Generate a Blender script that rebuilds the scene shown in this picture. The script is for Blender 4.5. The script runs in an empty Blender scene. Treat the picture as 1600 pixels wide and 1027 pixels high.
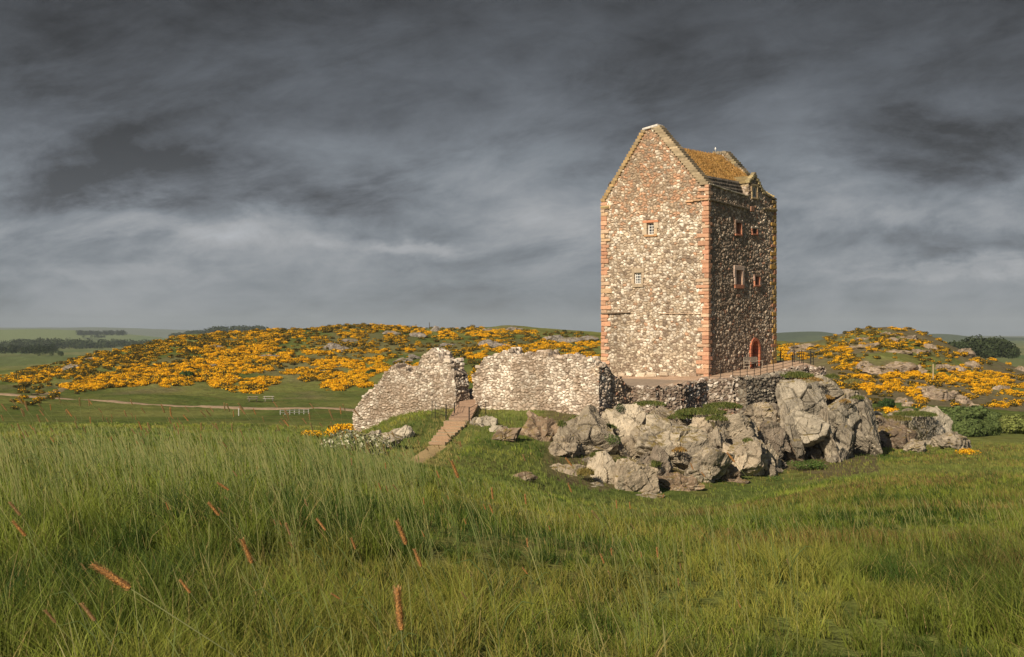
import bpy, math, random
import numpy as np
from mathutils import Vector

S = bpy.context.scene
R = math.radians
F = 2200.0            # focal length in pixels of a 1600 px wide picture
HZ = 525.0            # row of the horizon
# ------------------------------------------------------------------ camera
cam = bpy.data.objects.new('camera', bpy.data.cameras.new('camera'))
S.collection.objects.link(cam)
cam.location = (0, 0, 0); cam.rotation_euler = (R(90), 0, 0)
cam.data.sensor_width = 36; cam.data.lens = 36 * F / 1600
cam.data.shift_y = (HZ - 513.5) / 1600
cam.data.clip_start = 0.1; cam.data.clip_end = 40000
S.camera = cam
# ------------------------------------------------------------------ exposure
S.view_settings.view_transform = 'Standard'; S.view_settings.look = 'None'
S.view_settings.exposure = 0.15; S.view_settings.gamma = 1
try:
    S.cycles.max_bounces = 5; S.cycles.volume_bounces = 0; S.cycles.transparent_max_bounces = 6
except Exception: pass
# ------------------------------------------------------------------ sun
SUN_AZ = R(58); SUN_EL = R(31)
sdir = Vector((-math.cos(SUN_AZ) * math.cos(SUN_EL), -math.sin(SUN_AZ) * math.cos(SUN_EL), math.sin(SUN_EL)))
sun = bpy.data.objects.new('sun', bpy.data.lights.new('sun', 'SUN'))
S.collection.objects.link(sun)
sun.data.energy = 5.0; sun.data.angle = R(0.53); sun.data.color = (1.0, 0.84, 0.62)
sun.rotation_euler = sdir.to_track_quat('Z', 'Y').to_euler(); sun.location = (-60, -80, 60)

# ------------------------------------------------------------------ node helper
class NT:
    def __init__(s, nt): s.nt = nt; s.N = nt.nodes; s.L = nt.links
    def n(s, typ, **k):
        nd = s.N.new(typ)
        for a, v in k.items():
            if a.startswith('i_'):
                key = a[2:]; key = int(key) if key.isdigit() else key.replace('_', ' ')
                s.set(nd.inputs[key], v)
            else: setattr(nd, a, v)
        return nd
    def set(s, inp, v):
        if isinstance(v, bpy.types.NodeSocket): s.L.new(v, inp)
        elif isinstance(v, bpy.types.Node): s.L.new(v.outputs[0], inp)
        else:
            if hasattr(inp.default_value, '__len__') and not hasattr(v, '__len__'): v = (v,) * len(inp.default_value)
            if hasattr(inp.default_value, '__len__') and len(inp.default_value) == 4 and len(v) == 3: v = tuple(v) + (1,)
            inp.default_value = v
    def m(s, op, a, b=0.0, c=None):
        nd = s.N.new('ShaderNodeMath'); nd.operation = op
        s.set(nd.inputs[0], a); s.set(nd.inputs[1], b)
        if c is not None: s.set(nd.inputs[2], c)
        return nd.outputs[0]
    def vm(s, op, a, b=None):
        nd = s.N.new('ShaderNodeVectorMath'); nd.operation = op
        s.set(nd.inputs[0], a)
        if b is not None: s.set(nd.inputs[1], b)
        return nd.outputs[0]
    def mix(s, f, a, b, bt='MIX'):
        nd = s.N.new('ShaderNodeMix'); nd.data_type = 'RGBA'; nd.blend_type = bt
        s.set(nd.inputs[0], f); s.set(nd.inputs[6], a); s.set(nd.inputs[7], b)
        return nd.outputs[2]
    def ramp(s, f, stops, interp='LINEAR'):
        nd = s.N.new('ShaderNodeValToRGB'); cr = nd.color_ramp; cr.interpolation = interp
        while len(cr.elements) < len(stops): cr.elements.new(0.5)
        for e, (p, c) in zip(cr.elements, stops):
            e.position = p
            if not hasattr(c, '__len__'): c = (c, c, c)
            e.color = tuple(c) + (1,) if len(c) == 3 else c
        s.set(nd.inputs[0], f)
        return nd.outputs[0]
    def noise(s, vec, scale, detail=4, rough=0.55, dist=0.0):
        nd = s.N.new('ShaderNodeTexNoise'); s.set(nd.inputs['Vector'], vec)
        nd.inputs['Scale'].default_value = scale; nd.inputs['Detail'].default_value = detail
        nd.inputs['Roughness'].default_value = rough; nd.inputs['Distortion'].default_value = dist
        return nd.outputs[0]

# ------------------------------------------------------------------ world: storm clouds ahead, open sky behind
W = bpy.data.worlds.new('World'); S.world = W; W.use_nodes = True
w = NT(W.node_tree); w.N.clear()
tc = w.n('ShaderNodeTexCoord').outputs['Generated']
sx = w.n('ShaderNodeSeparateXYZ', i_0=tc)
X_, Y_, Z_ = sx.outputs[0], sx.outputs[1], sx.outputs[2]
yy = w.m('MAXIMUM', Y_, 0.15)
A_ = w.m('DIVIDE', X_, yy); E_ = w.m('DIVIDE', Z_, yy)
zz = w.m('ADD', w.m('MAXIMUM', Z_, 0.0), 0.075)
cv = w.n('ShaderNodeCombineXYZ', i_0=w.m('DIVIDE', X_, zz), i_1=w.m('DIVIDE', Y_, zz), i_2=0.0).outputs[0]
n_big = w.noise(cv, 0.55, 6, 0.52, 0.3)
n_mid = w.noise(w.vm('ADD', cv, (7.3, 2.1, 0)), 1.5, 7, 0.55, 0.6)
ae = w.n('ShaderNodeCombineXYZ', i_0=A_, i_1=w.m('MULTIPLY', E_, 1.8), i_2=0.0).outputs[0]
n_ae = w.noise(ae, 7.5, 9, 0.62, 0.4)
wob = w.noise(w.vm('ADD', ae, (3, 5, 1)), 8.0, 7, 0.62, 0.3)
wob2 = w.noise(w.vm('ADD', ae, (13, 1, 4)), 8.0, 7, 0.62, 0.3)
Aw = w.m('ADD', A_, w.m('MULTIPLY', w.m('SUBTRACT', wob, 0.5), 0.20))
Ew = w.m('ADD', E_, w.m('MULTIPLY', w.m('SUBTRACT', wob2, 0.5), 0.095))
base = w.ramp(w.m('MULTIPLY', E_, 4.0), [(0.0, 0.20), (0.10, 0.215), (0.26, 0.235), (0.42, 0.19), (0.60, 0.115), (0.80, 0.078), (1.0, 0.056)])
def blob(px, py, rx, ry, amp, acc):
    a0 = (px - 800) / F; e0 = (HZ - py) / F
    dx = w.m('DIVIDE', w.m('SUBTRACT', Aw, a0), rx / F); dy = w.m('DIVIDE', w.m('SUBTRACT', Ew, e0), ry / F)
    r2 = w.m('ADD', w.m('MULTIPLY', dx, dx), w.m('MULTIPLY', dy, dy))
    g = w.m('MULTIPLY', w.m('EXPONENT', w.m('MULTIPLY', r2, -1.0)), amp)
    g = w.m('MULTIPLY', g, 1.35)
    return g if acc is None else w.m('ADD', acc, g)
acc = None
for b in [(170, 275, 230, 55, -0.50), (60, 120, 260, 90, -0.12), (560, 300, 150, 34, -0.28), (600, 350, 120, 26, -0.38),
          (230, 392, 110, 20, -0.22), (130, 345, 160, 28, 0.30), (430, 352, 170, 26, 0.40), (640, 385, 120, 16, 0.40), (900, 330, 80, 50, 0.22), (200, 430, 200, 14, 0.14),
          (30, 265, 60, 40, 0.30), (730, 250, 130, 60, 0.22), (850, 160, 120, 60, 0.16), (1230, 250, 90, 90, 0.30),
          (1420, 225, 220, 38, -0.32), (1330, 330, 170, 24, 0.20), (1480, 375, 150, 26, -0.28), (1480, 425, 170, 14, 0.30),
          (1010, 130, 120, 60, -0.14), (480, 10, 240, 60, -0.16), (1550, 170, 120, 90, -0.12), (760, 470, 240, 14, -0.10),
          (1560, 290, 90, 30, 0.22), (880, 360, 90, 50, 0.10), (60, 450, 120, 12, -0.10), (960, 20, 90, 60, -0.18)]:
    acc = blob(*b, acc)
var = w.m('ADD', w.m('MULTIPLY', w.m('SUBTRACT', n_big, 0.5), 0.35), w.m('MULTIPLY', w.m('SUBTRACT', n_mid, 0.5), 0.35))
aed = w.n('ShaderNodeCombineXYZ', i_0=w.m('ADD', A_, w.m('MULTIPLY', E_, 1.0)), i_1=w.m('ADD', w.m('MULTIPLY', E_, 2.8), w.m('MULTIPLY', A_, -0.75)), i_2=2.0).outputs[0]
n_d = w.ramp(w.noise(aed, 5.0, 10, 0.66, 0.4), [(0.38, 0.0), (0.50, 0.6), (0.62, 1.0)])
var = w.m('ADD', var, w.m('MULTIPLY', w.m('SUBTRACT', n_d, 0.5), 0.50))
n_e = w.ramp(w.noise(w.vm('ADD', aed, (4, 9, 3)), 13.0, 9, 0.68, 0.5), [(0.36, 0.0), (0.66, 1.0)])
var = w.m('ADD', var, w.m('MULTIPLY', w.m('SUBTRACT', n_e, 0.5), 0.30))
var = w.m('ADD', var, w.m('MULTIPLY', w.m('SUBTRACT', n_ae, 0.5), 1.0))
low = w.m('MINIMUM', w.m('ADD', w.m('MULTIPLY', w.m('MAXIMUM', E_, 0.0), 10.0), 0.5), 1.0)
mul = w.m('ADD', 1.0, w.m('ADD', w.m('MULTIPLY', var, low), acc))
lum = w.m('MULTIPLY', base, w.m('MAXIMUM', mul, 0.35))
cc = w.ramp(w.m('MULTIPLY', lum, 3.0), [(0.0, (0.92, 0.98, 1.12)), (0.3, (0.88, 0.98, 1.14)), (0.6, (0.89, 1.0, 1.13)), (1.0, (0.96, 1.0, 1.06))])
cloud = w.mix(1.0, cc, w.n('ShaderNodeCombineXYZ', i_0=lum, i_1=lum, i_2=lum).outputs[0], 'MULTIPLY')
sky = w.n('ShaderNodeTexSky'); sky.sky_type = 'NISHITA'; sky.sun_disc = False
sky.sun_elevation = SUN_EL; sky.sun_rotation = math.atan2(sdir.x, sdir.y)
bg1 = w.n('ShaderNodeBackground', i_0=sky.outputs[0], i_1=0.06)
bg2 = w.n('ShaderNodeBackground', i_0=cloud, i_1=1.0)
# clouds cover the half of the sky in front and thin out towards the sun behind the viewer
cover = w.ramp(w.m('ADD', w.m('ADD', Y_, w.m('MULTIPLY', w.m('SUBTRACT', n_big, 0.5), 0.5)), 0.5), [(0.0, 0.25), (0.25, 0.45), (0.6, 1.0), (1.0, 1.0)])
mx = w.n('ShaderNodeMixShader', i_0=cover, i_1=bg1.outputs[0], i_2=bg2.outputs[0])
w.n('ShaderNodeOutputWorld', i_0=mx.outputs[0])

# ------------------------------------------------------------------ numpy noise
rng = np.random.default_rng(7)
TAB = rng.random(65536)
TAB2 = rng.random((65536, 3))
def hsh(ix, iy, iz, k=0):
    return ((ix * 73856093) ^ (iy * 19349663) ^ (iz * 83492791) ^ (k * 2654435)) & 65535
def vnoise(p, k=0):
    p = np.asarray(p, float); f = np.floor(p).astype(np.int64); t = p - f; t = t * t * (3 - 2 * t)
    x, y, z = f[:, 0], f[:, 1], f[:, 2]; r = 0
    for dx in (0, 1):
        wx = t[:, 0] if dx else 1 - t[:, 0]
        for dy in (0, 1):
            wy = t[:, 1] if dy else 1 - t[:, 1]
            for dz in (0, 1):
                wz = t[:, 2] if dz else 1 - t[:, 2]
                r = r + TAB[hsh(x + dx, y + dy, z + dz, k)] * wx * wy * wz
    return r
def fbm(p, o=4, g=0.5, k=0):
    p = np.asarray(p, float); a = 1.0; s = 0; r = 0
    for i in range(o):
        r = r + a * vnoise(p + 17.3 * i, k + i); s += a; a *= g; p = p * 2.03
    return r / s
def fb2(x, y, sc, o=4, k=0):
    return fbm(np.stack([x * sc, y * sc, np.zeros_like(x) + 0.5], 1), o, 0.5, k)
def voro(p, k=0, jit=0.9, vec=False):
    p = np.asarray(p, float); f = np.floor(p).astype(np.int64); n = len(p)
    F1 = np.full(n, 9.0); F2 = np.full(n, 9.0); ID = np.zeros(n, np.int64); DV = np.zeros((n, 3))
    for dx in (-1, 0, 1):
        for dy in (-1, 0, 1):
            for dz in (-1, 0, 1):
                c = f + (dx, dy, dz); h = hsh(c[:, 0], c[:, 1], c[:, 2], k)
                q = c + 0.5 + (TAB2[h] - 0.5) * jit
                d = ((q - p) ** 2).sum(1); a = d < F1
                F2 = np.where(a, F1, np.minimum(F2, d)); ID = np.where(a, h, ID); F1 = np.where(a, d, F1)
                if vec: DV[a] = (p - q)[a]
    if vec: return np.sqrt(F1), np.sqrt(F2), ID, DV
    return np.sqrt(F1), np.sqrt(F2), ID
def sstep(a, b, x):
    t = np.clip((x - a) / (b - a), 0, 1); return t * t * (3 - 2 * t)

# ------------------------------------------------------------------ object helpers
COL = S.collection
def meta(o, label=None, cat=None, group=None, kind=None):
    if label: o['label'] = label
    if cat: o['category'] = cat
    if group: o['group'] = group
    if kind: o['kind'] = kind
    return o
def mk(name, V, faces, mat, parent=None, col=None, smooth=False):
    """faces: list of int arrays, each (n,3) or (n,4)"""
    me = bpy.data.meshes.new(name); V = np.asarray(V, np.float32)
    fl = [np.asarray(f, np.int32) for f in faces if len(f)]
    loops = np.concatenate([f.ravel() for f in fl]); tot = np.concatenate([np.full(len(f), f.shape[1], np.int32) for f in fl])
    st = np.concatenate([[0], np.cumsum(tot)[:-1]]).astype(np.int32)
    me.vertices.add(len(V)); me.vertices.foreach_set('co', V.ravel())
    me.loops.add(len(loops)); me.loops.foreach_set('vertex_index', loops)
    me.polygons.add(len(tot)); me.polygons.foreach_set('loop_start', st); me.polygons.foreach_set('loop_total', tot)
    me.polygons.foreach_set('use_smooth', np.full(len(tot), bool(smooth)))
    me.update(calc_edges=True)
    if col is not None:
        c = np.ones((len(V), 4), np.float32); c[:, :3] = col
        at = me.color_attributes.new('Col', 'FLOAT_COLOR', 'POINT'); at.data.foreach_set('color', c.ravel())
    me.materials.append(mat)
    o = bpy.data.objects.new(name, me); COL.objects.link(o)
    if parent: o.parent = parent
    return o
def empty(name, loc=(0, 0, 0), rz=0.0):
    o = bpy.data.objects.new(name, None); COL.objects.link(o)
    o.location = loc; o.rotation_euler = (0, 0, rz); o.empty_display_size = 0.3
    return o
def gridf(nu, nv, off=0, flip=False):
    i = np.arange(nu - 1)[:, None] * nv + np.arange(nv - 1)[None, :]
    q = np.stack([i, i + nv, i + nv + 1, i + 1], -1).reshape(-1, 4) + off
    return q[:, ::-1] if flip else q
BQ = np.array([[0, 3, 2, 1], [4, 5, 6, 7], [0, 1, 5, 4], [1, 2, 6, 5], [2, 3, 7, 6], [3, 0, 4, 7]])
def box8(c, a, b, h):
    """c = centre, a, b, h half-axis vectors"""
    c, a, b, h = map(lambda v: np.asarray(v, float), (c, a, b, h))
    return np.array([c - a - b - h, c + a - b - h, c + a + b - h, c - a + b - h, c - a - b + h, c + a - b + h, c + a + b + h, c - a + b + h])
class MB:
    def __init__(s): s.V = []; s.Q = []; s.C = []; s.n = 0
    def add(s, v, q, col=(0.5, 0.5, 0.5)):
        v = np.asarray(v); s.V.append(v); s.Q.append(np.asarray(q) + s.n)
        c = np.asarray(col, float); s.C.append(np.tile(c, (len(v), 1)) if c.ndim == 1 else c); s.n += len(v); return s
    def box(s, c, a, b, h, col=(0.5, 0.5, 0.5), jit=0.0):
        v = box8(c, a, b, h)
        if jit: v = v + rng.uniform(-jit, jit, v.shape)
        return s.add(v, BQ, col)
    def bev(s, c, a, b, h, bv, col=(0.5, 0.5, 0.5), jit=0.0):
        """box with chamfered edges: 24 vertices"""
        c, a, b, h = map(lambda v: np.asarray(v, float), (c, a, b, h))
        la, lb, lh = (np.linalg.norm(x) for x in (a, b, h)); ax = [a / la, b / lb, h / lh]; L = [la, lb, lh]
        vs = []; idx = {}
        for sx_ in (-1, 1):
            for sy_ in (-1, 1):
                for sz_ in (-1, 1):
                    sg = (sx_, sy_, sz_)
                    j = rng.uniform(-jit, jit, 3) if jit else 0
                    for k in range(3):
                        p = c.copy()
                        for m_ in range(3): p = p + ax[m_] * sg[m_] * (L[m_] - (0 if m_ == k else bv))
                        idx[(sg, k)] = len(vs); vs.append(p + j)
        q = []; tr = []
        for k in range(3):
            i, j = [m_ for m_ in range(3) if m_ != k]
            for s_ in (-1, 1):
                f = []
                for (u, v) in ((-1, -1), (1, -1), (1, 1), (-1, 1)):
                    sg = [0, 0, 0]; sg[k] = s_; sg[i] = u; sg[j] = v; f.append(idx[(tuple(sg), k)])
                q.append(f)
            for u in (-1, 1):
                for v in (-1, 1):
                    f = []
                    for (kk, t) in ((i, -1), (j, -1), (j, 1), (i, 1)):
                        sg = [0, 0, 0]; sg[i] = u; sg[j] = v; sg[k] = t; f.append(idx[(tuple(sg), kk)])
                    q.append(f)
        for sg in [(x, y, z) for x in (-1, 1) for y in (-1, 1) for z in (-1, 1)]:
            q.append([idx[(sg, 0)], idx[(sg, 1)], idx[(sg, 2)], idx[(sg, 2)]])
        q = np.array(q); tri = q[-8:, :3]; s.T = getattr(s, 'T', []); s.T.append(tri + s.n)
        return s.add(np.array(vs), q[:-8], col)
    def tube(s, pts, rad, col=(0.5, 0.5, 0.5), k=6):
        pts = np.asarray(pts, float); rad = np.broadcast_to(rad, len(pts)); vs = []
        for i, p in enumerate(pts):
            d = pts[min(i + 1, len(pts) - 1)] - pts[max(i - 1, 0)]; d /= np.linalg.norm(d) + 1e-9
            a = np.cross(d, (0.3, 0.9, 0.1) if abs(d[2]) > 0.8 else (0, 0, 1)); a /= np.linalg.norm(a); b = np.cross(d, a)
            t = np.arange(k) * 2 * np.pi / k
            vs.append(p + rad[i] * (np.cos(t)[:, None] * a + np.sin(t)[:, None] * b))
        vs = np.concatenate(vs); q = []
        for i in range(len(pts) - 1):
            for j in range(k): q.append([i * k + j, i * k + (j + 1) % k, (i + 1) * k + (j + 1) % k, (i + 1) * k + j])
        n0 = s.n; s.add(vs, q, col)
        s.T = getattr(s, 'T', [])
        e = (len(pts) - 1) * k
        s.T.append(np.array([[0, j + 1, j] for j in range(1, k - 1)] + [[e, e + j, e + j + 1] for j in range(1, k - 1)]) + n0)
        return s
    def build(s, name, mat, parent=None, smooth=False):
        fs = [np.concatenate(s.Q)]
        if getattr(s, 'T', None): fs.append(np.concatenate(s.T))
        return mk(name, np.concatenate(s.V), fs, mat, parent, np.concatenate(s.C), smooth)
def P(px, py, Y): return np.array([(px - 800) * Y / F, Y, (HZ - py) * Y / F])

# ------------------------------------------------------------------ materials
def mat_attr(name, rough=0.9, nsc=6.0, namt=0.35, bump=0.3, bsc=18.0, bdist=0.05, transl=0.0, spec=0.2, tint=None):
    m = bpy.data.materials.new(name); m.use_nodes = True; t = NT(m.node_tree); t.N.clear()
    at = t.n('ShaderNodeAttribute', attribute_name='Col').outputs[0]
    oc = t.n('ShaderNodeTexCoord').outputs['Object']
    n1 = t.noise(oc, nsc, 5, 0.6); fac = t.ramp(n1, [(0.25, 1 - namt), (0.75, 1 + namt * 0.8)])
    c = t.mix(1.0, at, fac, 'MULTIPLY')
    if tint: c = t.mix(t.ramp(t.noise(oc, tint[1], 4, 0.6), [(tint[2], 0.0), (tint[2] + 0.12, tint[3])]), c, tint[0])
    b = t.n('ShaderNodeBsdfPrincipled', i_Base_Color=c, i_Roughness=rough); b.inputs['Specular IOR Level'].default_value = spec
    if bump:
        bn = t.n('ShaderNodeBump', i_Height=t.noise(oc, bsc, 5, 0.65), i_Strength=bump, i_Distance=bdist)
        t.set(b.inputs['Normal'], bn.outputs[0])
    out = b.outputs[0]
    if transl:
        tr = t.n('ShaderNodeBsdfTranslucent', i_Color=c)
        out = t.n('ShaderNodeMixShader', i_0=transl, i_1=b.outputs[0], i_2=tr.outputs[0]).outputs[0]
    t.n('ShaderNodeOutputMaterial', i_0=out)
    return m
def mat_plain(name, col, rough=0.6, metal=0.0, nsc=8.0, namt=0.2, bump=0.1):
    m = bpy.data.materials.new(name); m.use_nodes = True; t = NT(m.node_tree); t.N.clear()
    oc = t.n('ShaderNodeTexCoord').outputs['Object']
    c = t.mix(1.0, tuple(col) + (1,), t.ramp(t.noise(oc, nsc, 4, 0.6), [(0.25, 1 - namt), (0.75, 1 + namt)]), 'MULTIPLY')
    b = t.n('ShaderNodeBsdfPrincipled', i_Base_Color=c, i_Roughness=rough, i_Metallic=metal)
    if bump: t.set(b.inputs['Normal'], t.n('ShaderNodeBump', i_Height=t.noise(oc, nsc * 3, 4, 0.6), i_Strength=bump, i_Distance=0.02).outputs[0])
    t.n('ShaderNodeOutputMaterial', i_0=b.outputs[0]); return m
def mat_rock():
    m = bpy.data.materials.new('crag_rock'); m.use_nodes = True; t = NT(m.node_tree); t.N.clear()
    at = t.n('ShaderNodeAttribute', attribute_name='Col').outputs[0]
    g = t.n('ShaderNodeNewGeometry'); pos = g.outputs['Position']
    c = t.mix(1.0, at, t.ramp(t.noise(pos, 1.3, 6, 0.65), [(0.3, 0.72), (0.7, 1.22)]), 'MULTIPLY')
    lich = t.ramp(t.noise(pos, 3.5, 5, 0.7, 0.3), [(0.55, 0.0), (0.62, 0.55)])
    c = t.mix(lich, c, (0.52, 0.47, 0.37))
    stain = t.ramp(t.noise(t.vm('ADD', pos, (9, 4, 2)), 2.2, 5, 0.7), [(0.56, 0.0), (0.66, 0.6)])
    c = t.mix(stain, c, (0.09, 0.08, 0.065))
    sp = t.n('ShaderNodeSeparateXYZ', i_0=g.outputs['Normal']).outputs[2]
    moss = t.m('MULTIPLY', t.ramp(sp, [(0.62, 0.0), (0.86, 1.0)]), t.ramp(t.noise(pos, 1.1, 4, 0.6), [(0.46, 0.0), (0.54, 0.9)]))
    c = t.mix(moss, c, (0.20, 0.15, 0.045))
    b = t.n('ShaderNodeBsdfPrincipled', i_Base_Color=c, i_Roughness=0.92); b.inputs['Specular IOR Level'].default_value = 0.15
    cr = t.n('ShaderNodeTexVoronoi', feature='DISTANCE_TO_EDGE', i_Vector=t.vm('ADD', pos, t.vm('MULTIPLY', t.n('ShaderNodeTexNoise', i_Vector=pos, i_Scale=1.5).outputs[1], (0.4, 0.4, 0.4))), i_Scale=0.9)
    h = t.m('ADD', t.m('MULTIPLY', t.ramp(cr.outputs[0], [(0.0, 0.0), (0.035, 1.0)]), 0.22), t.noise(pos, 7.0, 7, 0.72))
    t.set(b.inputs['Normal'], t.n('ShaderNodeBump', i_Height=h, i_Strength=0.8, i_Distance=0.13).outputs[0])
    t.n('ShaderNodeOutputMaterial', i_0=b.outputs[0]); return m
M_STONE = mat_attr('rubble_stone', 0.9, 9.0, 0.32, 0.5, 16.0, 0.05)
M_DRESS = mat_attr('dressed_sandstone', 0.9, 5.0, 0.28, 0.4, 20.0, 0.03)
M_ROCK = mat_rock()
M_GRASS = mat_attr('grass_blade', 0.62, 2.0, 0.15, 0.0, transl=0.22, spec=0.25)
M_GROUND = mat_attr('turf_ground', 0.97, 0.9, 0.38, 0.8, 1.6, 0.30, spec=0.05)
M_FOL = mat_attr('foliage', 0.8, 1.0, 0.25, 0.0, transl=0.15, spec=0.15)
M_GORSE = mat_attr('gorse_flower', 0.85, 0.8, 0.2, 0.0, transl=0.15, spec=0.1)
M_DIRT = mat_attr('trodden_earth', 0.95, 2.0, 0.25, 0.5, 9.0, 0.05)
M_TURF = mat_attr('dry_turf_roof', 0.95, 3.0, 0.4, 0.6, 9.0, 0.1)
M_IRON = mat_plain('black_iron', (0.018, 0.016, 0.015), 0.55, 0.3)
M_WOOD = mat_attr('weathered_wood', 0.85, 12.0, 0.3, 0.3, 30.0, 0.01)
M_WHITE = mat_plain('white_paint', (0.78, 0.78, 0.76), 0.5, 0, 5, 0.06, 0)
M_PALE = mat_plain('weathered_pale_paint', (0.30, 0.30, 0.28), 0.7, 0, 5, 0.1, 0)
M_DARK = mat_plain('dark_interior', (0.012, 0.010, 0.009), 0.9, 0, 3, 0.1, 0)
M_DOOR = mat_plain('dark_door_wood', (0.05, 0.028, 0.018), 0.7, 0, 9, 0.3, 0.2)
M_HEAD = mat_attr('seed_head', 0.9, 60.0, 0.3, 0.0, transl=0.1)
def mat_glass():
    m = bpy.data.materials.new('window_glass'); m.use_nodes = True
    b = m.node_tree.nodes['Principled BSDF']; b.inputs['Base Color'].default_value = (0.03, 0.035, 0.045, 1); b.inputs['Roughness'].default_value = 0.12
    return m
M_GLASS = mat_glass()
def mat_water():
    m = bpy.data.materials.new('loch_water'); m.use_nodes = True; t = NT(m.node_tree)
    b = t.N['Principled BSDF']; b.inputs['Base Color'].default_value = (0.03, 0.045, 0.06, 1); b.inputs['Roughness'].default_value = 0.25
    t.set(b.inputs['Normal'], t.n('ShaderNodeBump', i_Height=t.noise(t.n('ShaderNodeTexCoord').outputs['Object'], 0.8, 4), i_Strength=0.3).outputs[0])
    return m

# ------------------------------------------------------------------ tower frame
DL = np.array([-0.7975, 0.6033]); DR = np.array([0.6033, 0.7975])
C0 = np.array([15.35, 110.0]); WL = 10.05; WR = 11.72
def on_plane(px, py, O, D):
    """photo ray -> (u, z) on the vertical plane through O along D"""
    k = (px - 800) / F
    u = (k * O[1] - O[0]) / (D[0] - k * D[1]); Y = O[1] + u * D[1]
    return u, (HZ - py) * Y / F
def terr_plane(x, y):
    a = (x - C0[0]) * DR[0] + (y - C0[1]) * DR[1]; b = (x - C0[0]) * DL[0] + (y - C0[1]) * DL[1]
    return -3.2 + 0.071 * a - 0.02 * b
def on_terrace(px, py):
    lo, hi = 85.0, 150.0
    for _ in range(60):
        Y = (lo + hi) / 2; X = (px - 800) * Y / F
        if (HZ - py) * Y / F > terr_plane(X, Y): lo = Y
        else: hi = Y
    return np.array([X, Y, terr_plane(X, Y)])

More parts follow.
